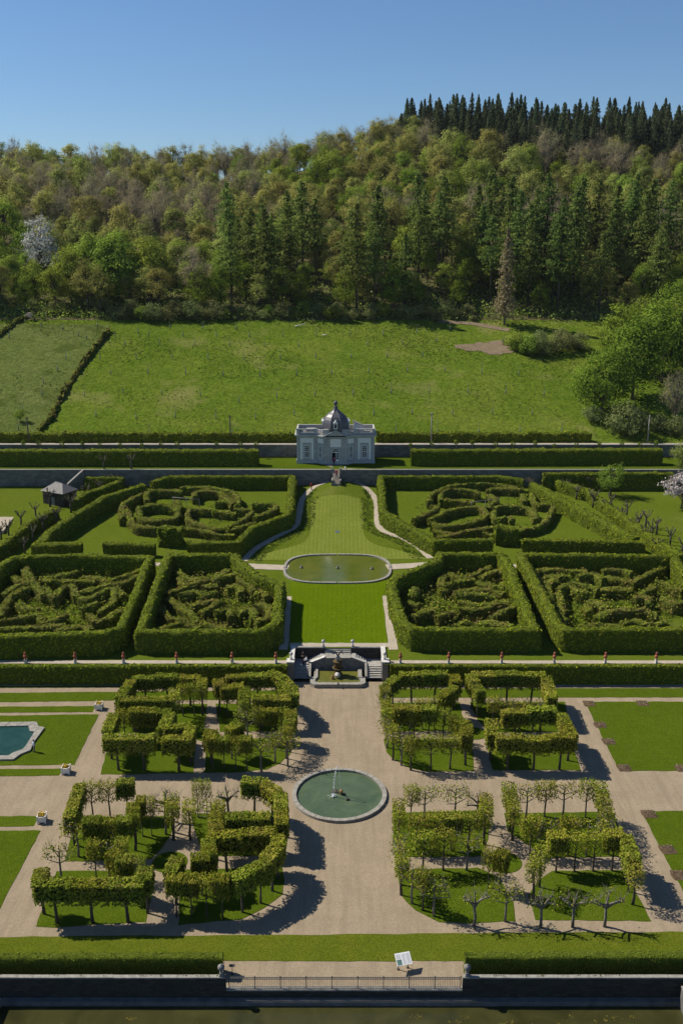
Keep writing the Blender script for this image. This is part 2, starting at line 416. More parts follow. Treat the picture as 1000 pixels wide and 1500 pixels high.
M['spruce_leaf'] = leaf_mat('spruce_needle', [(0.0, (0.045, 0.07, 0.036)), (0.6, (0.085, 0.115, 0.055)), (1.0, (0.15, 0.175, 0.085))], 0.4, 0.8)
M['larch_leaf'] = leaf_mat('pale_larch_needle', [(0.0, (0.20, 0.165, 0.09)), (0.6, (0.34, 0.285, 0.16)), (1.0, (0.44, 0.39, 0.23))], 0.4, 0.3)
M['shrub_leaf'] = leaf_mat('grey_green_shrub_leaf', [(0.0, (0.12, 0.15, 0.045)), (0.5, (0.22, 0.26, 0.085)), (1.0, (0.33, 0.35, 0.15))], 0.48, 0.7)
M['green_leaf'] = leaf_mat('mid_green_leaf', [(0.0, (0.08, 0.135, 0.014)), (0.5, (0.16, 0.24, 0.026)), (1.0, (0.28, 0.35, 0.05))], 0.45, 0.5)
M['blossom'] = leaf_mat('pale_blossom', [(0.0, (0.22, 0.19, 0.17)), (0.5, (0.42, 0.37, 0.36)), (1.0, (0.62, 0.56, 0.56))], 0.3, 0.1)
M['white_blossom'] = leaf_mat('greyish_blossom', [(0.0, (0.24, 0.25, 0.22)), (0.5, (0.44, 0.45, 0.42)), (1.0, (0.6, 0.61, 0.58))], 0.4, 0.1)
M['yellow_flower'] = leaf_mat('yellow_flower', [(0.0, (0.10, 0.14, 0.02)), (0.45, (0.62, 0.38, 0.02)), (1.0, (0.75, 0.50, 0.05))], 0.2)
M['weed'] = leaf_mat('pond_weed', [(0.0, (0.10, 0.085, 0.02)), (0.5, (0.16, 0.13, 0.03)), (1.0, (0.2, 0.17, 0.05))], 0.2)
M['grass_tuft'] = leaf_mat('rank_grass', [(0.0, (0.045, 0.075, 0.010)), (0.6, (0.075, 0.115, 0.018)), (1.0, (0.11, 0.14, 0.03))], 0.3)
M['foam'] = plain('water_foam', (0.85, 0.88, 0.9), 0.3, 0.5, 0.05, 3, bmp=0)
M['canal_water'] = water_mat('canal_water', (0.026, 0.027, 0.009), (0.055, 0.054, 0.018), 0.3, 0.1, 0.02, 1.5)
# ==================================================================== STRUCTURE
def grid(name, x0, x1, y0, y1, nx, ny, m, zf=None, dz=0.0, smooth=True):
    xs, ys = np.linspace(x0, x1, nx + 1), np.linspace(y0, y1, ny + 1)
    zf = zf or gz
    V = np.array([(x, y, zf(x, y) + dz) for y in ys for x in xs])
    i = np.arange(nx)[None, :] + (np.arange(ny) * (nx + 1))[:, None]
    F = np.stack([i, i + 1, i + nx + 2, i + nx + 1], -1).reshape(-1, 4)
    b = MB(); b.addq(V, F, 0, smooth)
    return tag(b.build(name, m), kind='structure')
def sheet(name, pts, m, z=0.03, th=0.03, kind='structure'):
    """flat lawn or path: a thin prism with its own edge"""
    b = MB()
    a = sum(pts[i][0] * pts[(i + 1) % len(pts)][1] - pts[(i + 1) % len(pts)][0] * pts[i][1] for i in range(len(pts)))
    if a < 0: pts = pts[::-1]
    b.prism(pts, z - th, z)
    return tag(b.build(name, m), kind=kind)
def wob(pts, step=0.9, amp=0.07):
    """cut an outline into short, slightly uneven pieces (a lawn's edge)"""
    out = []
    for i, p in enumerate(pts):
        q = pts[(i + 1) % len(pts)]; d = math.hypot(q[0] - p[0], q[1] - p[1]); n = max(1, min(60, int(d / step)))
        for k in range(n):
            t = k / n; out.append((lerp(p[0], q[0], t) + random.uniform(-amp, amp), lerp(p[1], q[1], t) + random.uniform(-amp, amp)))
    return out
def smoothline(pts, n=6):
    out = []
    for i in range(len(pts) - 1):
        p0, p1, p2, p3 = pts[max(i - 1, 0)], pts[i], pts[i + 1], pts[min(i + 2, len(pts) - 1)]
        for k in range(n):
            t = k / n
            out.append(tuple(0.5 * ((2 * p1[j]) + (-p0[j] + p2[j]) * t + (2 * p0[j] - 5 * p1[j] + 4 * p2[j] - p3[j]) * t * t + (-p0[j] + 3 * p1[j] - 3 * p2[j] + p3[j]) * t ** 3) for j in range(2)))
    out.append(tuple(pts[-1])); return out
def ribbon(name, line, width, m, dz=0.03, zf=None, kind='structure'):
    """path that follows the ground: five points across so that it hugs slopes"""
    zf = zf or gz; n = len(line); V = []
    wd = width if hasattr(width, '__len__') else [width] * n
    for i, p in enumerate(line):
        a, c = line[max(i - 1, 0)], line[min(i + 1, n - 1)]
        t = Vector((c[0] - a[0], c[1] - a[1])); t.normalize(); nx, ny = -t.y, t.x
        for k in range(5):
            o = (k - 2) / 4 * wd[i] + (random.uniform(-0.06, 0.06) if k in (0, 4) else 0)
            x, y = p[0] + nx * o, p[1] + ny * o
            V.append((x, y, zf(x, y) + dz))
    F = [(i * 5 + k, (i + 1) * 5 + k, (i + 1) * 5 + k + 1, i * 5 + k + 1) for i in range(n - 1) for k in range(4)]
    b = MB(); b.add(V, [f[::-1] for f in F], 0, True)
    return tag(b.build(name, m), kind=kind)
def dense(line, step=1.0):
    out = []
    for a, c in zip(line[:-1], line[1:]):
        n = max(1, int(math.hypot(c[0] - a[0], c[1] - a[1]) / step))
        out += [(lerp(a[0], c[0], k / n), lerp(a[1], c[1], k / n)) for k in range(n)]
    return out + [line[-1]]

b = MB(); b.box(-1500, 1500, -300, 1500, -9, -3.2); tag(b.build('ground', M['forest_floor']), kind='structure')
YQ = P0(500, 1452, 0)[1]             # front face of the garden's quay wall
grid('gravel_ground', -110, 110, YQ + 0.25, 120.9, 2, 2, M['gravel'], lambda x, y: 0.0)
WZ = -1.05
tag(sheet('canal_water', [(-120, 20), (120, 20), (120, YQ - 0.45), (-120, YQ - 0.45)], M['canal_water'], WZ, 0.5))

# parterre lawns, photograph outlines on the level ground
def lawn(pxs, m='lawn', z=0.035, name='lawn'):
    return sheet(name, wob([P0(x, y, 0.03) for x, y in pxs]), M[m], z, 0.05)
fl = [P0(-300, 1375, 0), P0(1300, 1363, 0), P0(1300, 1400, 0), (60, YQ + 0.8), (P0(682, 1430)[0], YQ + 0.8), P0(682, 1408), P0(325, 1408), (P0(325, 1430)[0], YQ + 0.8), (-60, YQ + 0.8)]
sheet('lawn', wob(fl), M['lawn_front'], 0.035, 0.05)
for pts in (
    [(-250, 1006), (418, 1003), (418, 1005.5), (-250, 1008.6)],
    [(-250, 1017), (434, 1011), (431, 1024), (178, 1026), (-250, 1032)],
    [(-250, 1037), (140, 1034), (136, 1043), (-250, 1045)],
    [(-250, 1052), (145, 1046), (109, 1120), (-250, 1123)],
    [(-250, 1129), (93, 1125.5), (87, 1136), (-250, 1140)],
    [(-250, 1198), (56, 1195), (49, 1210), (-250, 1213)],
    [(-250, 1219), (60, 1216), (0, 1330), (-60, 1440), (-250, 1440)],
    [(572, 1001), (1250, 1000), (1250, 1001.8), (572, 1003)],
    [(557, 1008.5), (1250, 1007.5), (1250, 1021), (832, 1021.5), (560, 1022)],
    [(856, 1028), (1250, 1027), (1250, 1130), (906, 1129)],
    [(938, 1188), (1250, 1187), (1250, 1420), (1060, 1420)],
    # bosquet quarters
    [(172, 1032), (304, 1031), (299, 1068), (286, 1073), (160, 1074)],
    [(316, 1031), (432, 1030), (436, 1050), (431, 1071), (322, 1071.5)],
    [(160, 1083), (285, 1083), (286, 1095), (283, 1132), (148, 1134.5)],
    [(304, 1083), (430, 1080), (432, 1090), (424, 1105), (410, 1118), (390, 1127), (345, 1131.5), (299, 1132)],
    [(560, 1030), (673, 1029), (678, 1060), (684, 1070), (563, 1072), (561, 1050)],
    [(687, 1029), (826, 1028), (836, 1072), (716, 1073), (700, 1055)],
    [(562, 1083), (684, 1082), (692, 1098), (694, 1129), (625, 1130.5), (599, 1124.5), (580, 1114), (566, 1102)],
    [(712, 1083), (836, 1082), (849, 1128), (721, 1128)],
    [(110, 1197), (256, 1195), (250, 1222), (236, 1243), (222, 1258), (95, 1262)],
    [(280, 1192), (416, 1190), (423, 1220), (418, 1253), (302, 1254), (292, 1240)],
    [(84, 1276), (215, 1275), (224, 1300), (214, 1350), (81, 1358), (53, 1357.5)],
    [(264, 1274), (413, 1271), (416, 1290), (413, 1309), (386, 1330), (354, 1346), (262, 1355)],
    [(578, 1190), (703, 1187.5), (717, 1205), (714, 1230), (706, 1254), (580, 1256), (574, 1235)],
    [(738, 1191), (898, 1189), (918, 1255), (800, 1256), (776, 1240), (744, 1218)],
    [(581, 1274), (700, 1271), (728, 1283), (751, 1318), (754, 1349), (692, 1352), (644, 1351), (608, 1333), (586, 1311)],
    [(808, 1276), (915, 1274), (952, 1349), (783, 1347), (774, 1311), (786, 1290)],
): lawn(pts)
def ell(cx, cy, rx, ry, n=28): return [(cx + rx * math.cos(2 * math.pi * k / n), cy + ry * math.sin(2 * math.pi * k / n)) for k in range(n)]
for (px, py, r) in ((303, 1077, 1.6), (694, 1074.5, 1.6), (249, 1263, 1.75), (737, 1263, 1.8)):
    c = P0(px, py); sheet('round_lawn', ell(c[0], c[1], r, r * 0.95), M['lawn'], 0.04, 0.05)

# terraces, slopes and hill
XN0, XN1 = -6.95, 5.95                     # the stair's notch in the terrace
YT = 120.9
grid('terrace_ground', -130, XN0, YT, 200.7, 50, 90, M['terrace'])
grid('terrace_ground', XN1, 130, YT, 200.7, 50, 90, M['terrace'])
grid('terrace_ground', XN0, XN1, 126.4, 200.7, 14, 86, M['terrace'])
grid('pavilion_terrace', -130, 130, 201.0, 213.6, 20, 4, M['lawn'], lambda x, y: 10.7)
grid('upper_path', -150, 150, 213.6, 216.6, 20, 2, M['path'], lambda x, y: 13.2)
grid('meadow', -190, 190, 216.6, 292.5, 190, 60, M['meadow'])
grid('wooded_hill', -330, 330, 292.5, 640, 110, 70, M['forest_floor'])

# mown lawns and paths on the terrace (they hug the slope)
def fill(name, left, right, m, dz=0.03, k=10):
    """surface between two lines of equal length, draped on the ground"""
    V = []; n = len(left)
    for a, c in zip(left, right):
        for j in range(k + 1):
            x, y = lerp(a[0], c[0], j / k), lerp(a[1], c[1], j / k)
            V.append((x, y, gz(x, y) + dz))
    F = [(i * (k + 1) + j, i * (k + 1) + j + 1, (i + 1) * (k + 1) + j + 1, (i + 1) * (k + 1) + j) for i in range(n - 1) for j in range(k)]
    if left[0][1] > left[-1][1]: F = [f[::-1] for f in F]
    b = MB(); b.add(V, F, 0, True)
    return tag(b.build(name, m), kind='structure')
L1 = dense([P(425, 943), P(426, 880), P(424, 850)], 1.0); R1 = dense([P(567, 943), P(561, 880), P(566, 850)], 1.0)
n_ = min(len(L1), len(R1)); fill('mown_lawn', L1[:n_], R1[:n_], M['lawn_striped'])
lc = [P(361, 821), P(400, 808), P(440, 797), P(453, 783), P(455, 760), P(456, 735), P(470, 728), P(494, 725)]
rc = [P(628, 819), P(590, 808), P(548, 797), P(533, 783), P(532, 760), P(530, 735), P(517, 728), P(495, 725)]
fill('pale_mown_lawn', smoothline(lc, 6), smoothline(rc, 6), M['pale_lawn'], 0.04, 14)
pl = smoothline([P(489, 703), P(470, 709), P(455, 717), P(442, 733), P(438, 752), P(431, 772), P(400, 789), P(372, 806), P(357, 822)], 6)
pr = smoothline([P(497, 703), P(517, 706), P(533, 712), P(546, 726), P(552, 742), P(553, 768), P(565, 780), P(590, 789), P(613, 802), P(630, 818)], 6)
ribbon('curved_path', pl, 1.25, M['path'], 0.05); ribbon('curved_path', pr, 1.25, M['path'], 0.054)
ribbon('basin_path', dense([P(350, 829), P(422, 832)]), [2.6] * len(dense([P(350, 829), P(422, 832)])), M['path'], 0.062)
ribbon('basin_path', dense([P(636, 827), P(566, 831)]), [2.6] * len(dense([P(636, 827), P(566, 831)])), M['path'], 0.062)
ribbon('side_path', dense([P(415, 952), P(421, 874)]), 1.35, M['path'], 0.05)
ribbon('side_path', dense([P(576, 952), P(566, 873)]), 1.35, M['path'], 0.05)
yb = 127.3
ribbon('landing_path', dense([(P(424, 950)[0], yb), (P(570, 950)[0], yb)]), 1.2, M['path'], 0.056)
ribbon('urn_path', dense([(-110, 121.7), (XN0 - 0.4, 121.7)], 3), 1.0, M['path'], 0.05); ribbon('urn_path', dense([(XN1 + 0.4, 121.7), (110, 121.7)], 3), 1.0, M['path'], 0.05)
for a, c in ((-95, -17), (15.5, 95)): ribbon('cross_path', dense([(a, P(225, 830)[1]), (c, P(744, 826)[1])], 2), 1.6, M['path'], 0.05)
ribbon('foot_path', dense([P(480, 683, 0), P(494, 679, 0)], 0.5), 1.6, M['path'], 0.04)
# field beyond the boundary hedge, bare earth, forest track
fl_, fr_ = dense([(-175, 219.5), (-175, 291)], 3), dense([P(52, 640), P(162, 476), ], 3)
m_ = min(len(fl_), len(fr_)); k_ = lambda L, n: [L[int(i * (len(L) - 1) / (n - 1))] for i in range(n)]
fill('rough_field', k_(fl_, 24), k_(fr_, 24), M['rough_meadow'], 0.06, 30)
def blob(name, px, py, rx, ry, m, dz=0.09, n=40):
    c = P(px, py); V = [(c[0], c[1], gz(*c) + dz)]
    for r in (0.5, 1.0):
        for k in range(n):
            a = 2 * math.pi * k / n; q = r * (1 + (0.25 * math.sin(3 * a + px) + 0.12 * math.sin(7 * a) + random.uniform(-.08, .08)) * (r > 0.6))
            x, y = c[0] + rx * q * math.cos(a), c[1] + ry * q * math.sin(a); V.append((x, y, gz(x, y) + dz))
    F = [(0, 1 + k, 1 + (k + 1) % n) for k in range(n)] + [(1 + k, 1 + n + k, 1 + n + (k + 1) % n, 1 + (k + 1) % n) for k in range(n)]
    b = MB(); b.add(V, F, 0, True); return tag(b.build(name, m), kind='structure')
blob('bare_earth', 715, 509, 7.5, 4.5, M['brown_earth'])
ribbon('forest_track', dense([P(640, 471), P(690, 474), P(745, 484)], 1.0), 2.2, M['brown_earth'], 0.12)
# ==================================================================== HEDGES
def hedge(name, label, cat, group, line, H, W, leaf='hedge_leaf', closed=False, dens=7.0, size=(0.26, 0.42), zf=None, rough=0.08, hvar=0.0, step=0.7, fluff=.05):
    zf = zf or gz
    if zf is gz: line = [(x * 198.9 / y, 198.9) if 198.9 < y < 215 else (x, y) for x, y in line]
    pts = list(line) + ([line[0]] if closed else [])
    raw = dense(pts, step)
    if closed: raw = raw[:-1]
    n = len(raw); a = np.array(raw)
    if closed: prv, nxt = np.roll(a, 1, 0), np.roll(a, -1, 0)
    else:
        prv, nxt = np.vstack([a[:1] * 2 - a[1:2], a[:-1]]), np.vstack([a[1:], a[-1:] * 2 - a[-2:-1]])
    d1, d2 = a - prv, nxt - a
    d1 /= np.linalg.norm(d1, axis=1)[:, None] + 1e-9; d2 /= np.linalg.norm(d2, axis=1)[:, None] + 1e-9
    t = d1 + d2; t /= np.linalg.norm(t, axis=1)[:, None] + 1e-9
    mit = 1.0 / np.clip((t * d2).sum(1), 0.6, 1)
    nv = np.stack([-t[:, 1], t[:, 0]], 1) * mit[:, None]
    prof = [(-.5, 0), (-.5, .4), (-.49, .75), (-.44, .95), (-.22, 1.0), (.22, 1.0), (.44, .95), (.49, .75), (.5, .4), (.5, 0)]
    K = len(prof)
    z0 = np.array([zf(x, y) for x, y in raw])
    hh = H * (1 + hvar * np.convolve(rng.normal(0, 1, n + 6), np.ones(7) / 4, 'valid'))
    ww = W * (1 + rough * 0.6 * np.convolve(rng.normal(0, 1, n + 4), np.ones(5) / 3, 'valid'))
    R = np.zeros((n, K, 3))
    for k, (u, h) in enumerate(prof):
        R[:, k, :2] = a + nv * (u * ww)[:, None]
        R[:, k, 2] = z0 + hh * h
    J = rng.normal(0, rough, R.shape); J[:, 0, 2] = J[:, -1, 2] = 0
    R += J; R[:, 0, 2] -= 0.15; R[:, -1, 2] -= 0.15
    b = MB(); idx = np.arange(n * K).reshape(n, K)
    m = n if closed else n - 1
    i0 = np.arange(m); i1 = (i0 + 1) % n
    F = np.stack([idx[i0][:, :-1], idx[i0][:, 1:], idx[i1][:, 1:], idx[i1][:, :-1]], -1).reshape(-1, 4)
    b.addq(R.reshape(-1, 3), F, 0, True)
    if not closed: b.p.append((idx[0:1, ::1], 0, False)); b.p.append((idx[-1:, ::-1], 0, False))
    # leaves on the clipped surface
    A, B_, C_, D_ = R[i0][:, :-1], R[i0][:, 1:], R[i1][:, 1:], R[i1][:, :-1]
    e1, e2 = B_ - A, D_ - A; nr = np.cross(e1, e2); ar = np.linalg.norm(nr, axis=2)
    nr = -nr / (ar[..., None] + 1e-9)
    tot = ar.sum(); cnt = int(tot * dens * 1.9)
    pick = rng.choice(ar.size, cnt, p=(ar / tot).ravel()); u, v = rng.random((cnt, 1)), rng.random((cnt, 1))
    f = lambda X: X.reshape(-1, 3)[pick]
    c = f(A) * (1 - u) * (1 - v) + f(B_) * u * (1 - v) + f(C_) * u * v + f(D_) * (1 - u) * v
    nn = f(nr)
    if nn[:, 2].sum() < 0: nn = -nn
    c = c + nn * rng.normal(0.03, fluff, (cnt, 1))
    b.cards(c, nn, rng.uniform(*size, cnt), 1, 1.0, 0.42)
    if not closed:
        for e, sg in ((0, -1), (n - 1, 1)):
            k = int(W * H * dens); uu, vv = rng.uniform(-.5, .5, k), rng.random(k)
            cc = np.zeros((k, 3)); cc[:, :2] = a[e] + nv[e] * (uu * W)[:, None] + t[e] * sg * 0.05; cc[:, 2] = z0[e] + vv * H
            b.cards(cc, np.tile([t[e][0] * sg, t[e][1] * sg, 0.1], (k, 1)), rng.uniform(*size, k), 1, 1.0, 0.55)
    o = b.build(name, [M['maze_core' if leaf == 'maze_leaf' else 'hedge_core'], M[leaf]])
    return tag(o, label, cat, group)
def T(off, sc, pts, H): return [P(off[0] + x / sc, off[1] + y / sc, H) for x, y in pts]

flat0 = lambda x, y: 0.0
BH = 'tall clipped boundary hedges'
# front hedges along the quay, terrace edge hedges, upper hedges
Y1, Y2 = P0(500, 1404, 1.9)[1], P0(500, 1393, 1.9)[1]
hedge('clipped_hedge', 'low clipped hedge along the quay wall, from pale coping stones to railing, green pool side', 'hedge', 'hedges along the quay', [(-40, (Y1 + Y2) / 2 - .1), (P0(326, 1398, 1.9)[0], (Y1 + Y2) / 2)], 1.9, Y2 - Y1, 'box_leaf', zf=flat0, dens=34, size=(0.09, 0.17), rough=0.03, fluff=.025)
hedge('clipped_hedge', 'low clipped hedge along the quay wall near the information board, brown bed side', 'hedge', 'hedges along the quay', [(P0(681, 1398, 1.9)[0], (Y1 + Y2) / 2 + .05), (40, (Y1 + Y2) / 2 + .2)], 1.9, Y2 - Y1, 'box_leaf', zf=flat0, dens=34, size=(0.09, 0.17), rough=0.03, fluff=.025)
hedge('clipped_hedge', 'long dark clipped hedge below the urn path, ending at the stair pillar, green pool side', 'hedge', 'hedges below the urn path', [(-90, 120.4), (-7.55, 120.5)], 2.75, 0.9, zf=flat0, rough=0.04)
hedge('clipped_hedge', 'long dark clipped hedge below the urn path, ending at the stair pillar, brown bed side', 'hedge', 'hedges below the urn path', [(6.75, 120.5), (90, 120.5)], 2.75, 0.9, zf=flat0, rough=0.04)
z11 = lambda x, y: 10.7
xl, xr = P(378, 672, 1.7)[0], P(602, 670, 1.7)[0]
hedge('clipped_hedge', 'tall clipped hedge on the pavilion terrace, green pool side of the pavilion', 'hedge', 'hedges flanking the pavilion', [(-115, 205.2), (xl, 205.2)], 3.5, 2.4, zf=z11, dens=5, rough=0.08)
hedge('clipped_hedge', 'tall clipped hedge on the pavilion terrace, brown bed side of the pavilion', 'hedge', 'hedges flanking the pavilion', [(xr, 205.4), (P(966, 668, 1.7)[0], 206.2)], 3.5, 2.4, zf=z11, dens=5, rough=0.08)
z13 = lambda x, y: 13.2 if y < 219 else gz(x, y)
hedge('field_hedge', 'long low dark field hedge at the foot of the meadow, green pool side', 'hedge', 'field hedges', [(-130, 218.2), (P(434, 645, 1)[0], 218.2)], 2.1, 2.2, zf=z13, dens=4, rough=0.15, hvar=0.05, size=(0.35, 0.55))
hedge('field_hedge', 'long low dark field hedge at the foot of the meadow behind the wooden pole', 'hedge', 'field hedges', [(P(552, 645, 1)[0], 218.2), (P(868, 644, 1)[0], 218.4)], 2.1, 2.2, zf=z13, dens=4, rough=0.15, hvar=0.05, size=(0.35, 0.55))
# maze boundary hedges
HB = 3.4
C1 = T((0, 800), 4.167, [(-330, 548), (0, 540), (640, 522), (735, 490), (830, 280), (918, 62), (480, 50), (100, 60), (12, 105), (-120, 330)], HB)
hedge('boundary_hedge', 'tall clipped hedge walling in the front outer maze, green pool side', 'hedge', BH, C1, HB, 1.5)
C2 = T((190, 800), 4.167, [(62, 512), (800, 512), (900, 455), (918, 220), (785, 178), (655, 75), (636, 47), (240, 47)], HB)
hedge('boundary_hedge', 'tall clipped hedge walling in the front maze beside the centre lawn, green pool side', 'hedge', BH, C2, HB, 1.5, closed=True)
C3 = T((560, 790), 4.167, [(190, 540), (932, 543), (760, 130), (715, 84), (350, 82), (335, 130), (100, 222), (60, 245), (72, 340), (120, 480)], HB)
hedge('boundary_hedge', 'tall clipped hedge walling in the front maze beside the centre lawn, brown bed side', 'hedge', BH, C3, HB, 1.5, closed=True)
C4 = T((750, 790), 4, [(1300, 520), (310, 520), (270, 490), (65, 120), (55, 82), (945, 92), (990, 160), (1180, 420)], HB)
hedge('boundary_hedge', 'tall clipped hedge walling in the front outer maze, brown bed side', 'hedge', BH, C4, HB, 1.5)
U1 = T((0, 680), 4.545, [(960, 130), (700, 212), (500, 330), (330, 442), (250, 528), (540, 522)], 2.8)
hedge('boundary_hedge', 'wedge shaped outer hedge of the rear maze below the slate roofed building', 'hedge', BH, U1, 2.8, 1.9)
hedge('boundary_hedge', 'short low front hedge of the rear maze beside its arched gate, green pool side', 'hedge', BH, T((0, 680), 4.545, [(690, 520), (1030, 530)], 2.4), 2.4, 1.4)
U1b = T((170, 680), 3.704, [(385, 422), (655, 418), (742, 335), (930, 268), (945, 240), (957, 50), (290, 52), (192, 96)], 2.9)
hedge('boundary_hedge', 'angular hedge of the rear maze along the curved path, green pool side', 'hedge', BH, U1b, 2.9, 1.6)
U2 = T((545, 680), 3.636, [(805, 78), (680, 45), (45, 42), (60, 245), (335, 402), (640, 398)], 2.9)
hedge('boundary_hedge', 'angular hedge of the rear maze along the curved path, brown bed side', 'hedge', BH, U2, 2.9, 1.5)
hedge('boundary_hedge', 'low front hedge of the rear maze beside its arched gate, brown bed side', 'hedge', BH, [P(765, 789.5, 2.5), P(944, 793, 2.5)], 2.5, 1.4)
hedge('boundary_hedge', 'long sunlit slanting hedge of the rear maze, brown bed side', 'hedge', BH, [P(779, 706, 3), P(932, 787, 3)], 3.0, 1.7)
hedge('alley_hedge', 'sunlit slanting hedge along the pollarded alley, brown bed side', 'hedge', 'hedges along the pollarded alleys', [P(814, 701.5, 2.4), P(862, 717, 2.4), P(1000, 812, 2.4)], 2.4, 1.7)
hedge('alley_hedge', 'tall dark hedge below the terrace wall behind the bright green tree', 'hedge', 'hedges along the pollarded alleys', [P(795, 692, 3), P(816, 692.5, 3), P(985, 693, 3)], 3.6, 1.6)
hedge('alley_hedge', 'dark hedge below the terrace wall above the slate roofed building', 'hedge', 'hedges along the pollarded alleys', [P(181, 694, 2.6), P(126, 695, 2.6)], 2.6, 1.6)
hedge('alley_hedge', 'uneven slanting hedge beside the slate roofed building', 'hedge', 'hedges along the pollarded alleys', [P(176, 704.5, 2.6), P(123, 722, 2.6), P(110, 731, 2.6)], 2.6, 1.8, hvar=0.05)
hedge('alley_hedge', 'uneven slanting hedge below the slate roofed building, edge of the pool side lawn', 'hedge', 'hedges along the pollarded alleys', [P(82, 744, 2.2), P(40, 768, 2.2), P(-20, 812, 2.2)], 2.2, 1.8, hvar=0.08)
for lab, px, py in (('rear maze, green pool side', 250, 787), ('rear maze, brown bed side', 742, 785)):
    c = P(px, py, 1.5)
    hedge('hedge_gate', 'domed leafy gate hedge in the front of the ' + lab, 'hedge', 'domed gate hedges', [(c[0] - 2.2, c[1]), (c[0] + 2.2, c[1] + 0.1)], 3.3, 2.4, hvar=0.06, rough=0.2)

# low maze hedges, traced from the photograph
MZ = []
def maze(where, off, sc, H, W, polys):
    used = {}
    for pl_ in polys:
        w = T(off, sc, pl_, H)
        if len(w) > 2: w = smoothline(w, 4)
        xs, ys = [p[0] for p in w], [p[1] for p in w]
        MZ.append([where, w, H, W, (sum(xs) / len(xs), sum(ys) / len(ys)), len(pl_)])
maze('rear maze, green pool side', (170, 680), 3.704, 1.7, 1.1, [
    [(168, 195), (170, 150), (230, 138), (360, 143)], [(130, 260), (130, 235), (200, 222), (310, 228), (335, 250), (320, 290), (230, 305), (140, 290), (128, 262)],
    [(35, 290), (38, 220), (120, 172), (130, 158)], [(60, 240), (80, 295), (130, 335), (310, 342)], [(350, 122), (520, 122), (640, 152), (665, 190), (650, 222)],
    [(430, 175), (440, 148), (560, 148), (600, 180), (640, 208)], [(400, 240), (395, 300), (520, 345), (600, 345), (700, 292), (740, 255)], [(410, 238), (515, 240)],
    [(530, 245), (650, 258)], [(540, 195), (640, 192)], [(355, 342), (470, 352), (560, 375), (640, 378)], [(740, 215), (850, 218), (862, 242), (750, 288)], [(600, 358), (750, 308)],
    [(330, 190), (350, 230)], [(160, 205), (300, 212)], [(640, 235), (720, 240)]])
maze('rear maze, brown bed side', (545, 680), 3.636, 1.7, 1.1, [
    [(310, 195), (312, 160), (400, 118), (500, 102)], [(370, 190), (370, 152), (430, 132), (550, 142), (562, 160)], [(380, 190), (430, 192), (540, 205)], [(500, 98), (630, 98), (700, 108), (790, 130)],
    [(620, 133), (650, 122), (810, 128)], [(620, 155), (660, 190), (620, 222)], [(300, 288), (420, 238), (550, 222), (602, 245), (592, 282), (540, 292)], [(320, 312), (400, 332), (560, 302)], [(350, 387), (550, 343), (640, 333)],
    [(650, 232), (700, 218), (820, 228), (860, 252), (870, 292)], [(648, 245), (650, 282), (720, 278), (745, 292)], [(690, 343), (800, 338), (900, 312), (950, 252), (965, 218)], [(850, 145), (870, 202), (950, 198)],
    [(220, 292), (340, 235), (310, 218)], [(590, 362), (640, 372)], [(800, 150), (812, 192)], [(330, 345), (420, 365)]])
maze('front outer maze, green pool side', (0, 800), 4.167, 1.8, 1.2, [
    [(150, 133), (200, 210), (270, 292)], [(80, 185), (170, 232)], [(0, 302), (100, 243), (200, 222)], [(0, 425), (50, 325), (120, 262), (190, 252)], [(110, 333), (170, 372), (240, 373)], [(0, 455), (60, 443), (240, 403)],
    [(-60, 505), (90, 492), (400, 473)], [(250, 410), (270, 452), (410, 402)], [(240, 205), (270, 200), (380, 203), (480, 202), (580, 203)], [(270, 240), (330, 302), (380, 243), (440, 232), (470, 292)], [(250, 192), (420, 163), (470, 150)],
    [(500, 173), (630, 182), (660, 202), (860, 132)], [(480, 272), (620, 233), (700, 212)], [(480, 302), (540, 312), (660, 252), (700, 262), (690, 322), (610, 392)], [(490, 372), (600, 333)], [(560, 452), (650, 432), (740, 373)],
    [(690, 222), (780, 203), (850, 163)], [(700, 235), (760, 292)], [(340, 512), (480, 483), (560, 502)], [(-140, 300), (-60, 400), (-40, 470)], [(540, 395), (580, 430)]])
maze('front maze beside the centre lawn, green pool side', (190, 800), 4.167, 1.8, 1.2, [
    [(290, 135), (330, 172), (450, 192), (610, 133)], [(310, 185), (340, 232), (480, 203)], [(220, 282), (340, 243), (400, 232)], [(230, 302), (300, 342), (380, 402), (420, 452)], [(300, 293), (370, 282), (400, 272), (470, 292), (530, 272)],
    [(370, 362), (450, 333), (540, 333), (430, 402)], [(200, 362), (240, 422), (320, 442), (140, 512)], [(500, 212), (560, 183), (640, 172)], [(590, 242), (660, 232), (680, 272)], [(520, 402), (600, 383), (620, 432)], [(660, 393), (740, 373), (760, 432)],
    [(770, 292), (800, 262), (840, 302)], [(650, 130), (680, 202), (740, 232), (760, 262)], [(770, 352), (850, 372), (850, 432), (770, 462)], [(420, 442), (520, 472), (600, 492)], [(340, 472), (420, 492)], [(440, 240), (540, 240)]])
maze('front maze beside the centre lawn, brown bed side', (560, 790), 4.167, 1.8, 1.2, [
    [(390, 195), (480, 222), (560, 203), (660, 153)], [(350, 282), (480, 243), (560, 233)], [(570, 243), (640, 262), (740, 282)], [(440, 312), (540, 293), (640, 293), (740, 322)], [(470, 362), (600, 383), (760, 362)], [(600, 222), (690, 183), (740, 192)],
    [(470, 412), (560, 422), (660, 402), (770, 373)], [(660, 472), (740, 432), (800, 402)], [(180, 342), (200, 292)], [(150, 372), (220, 392)], [(190, 462), (250, 432), (310, 422)], [(330, 462), (400, 432), (450, 432)], [(440, 522), (530, 492)],
    [(560, 522), (640, 502), (790, 522)], [(395, 185), (360, 242), (380, 302)], [(450, 330), (560, 335), (700, 345)]])
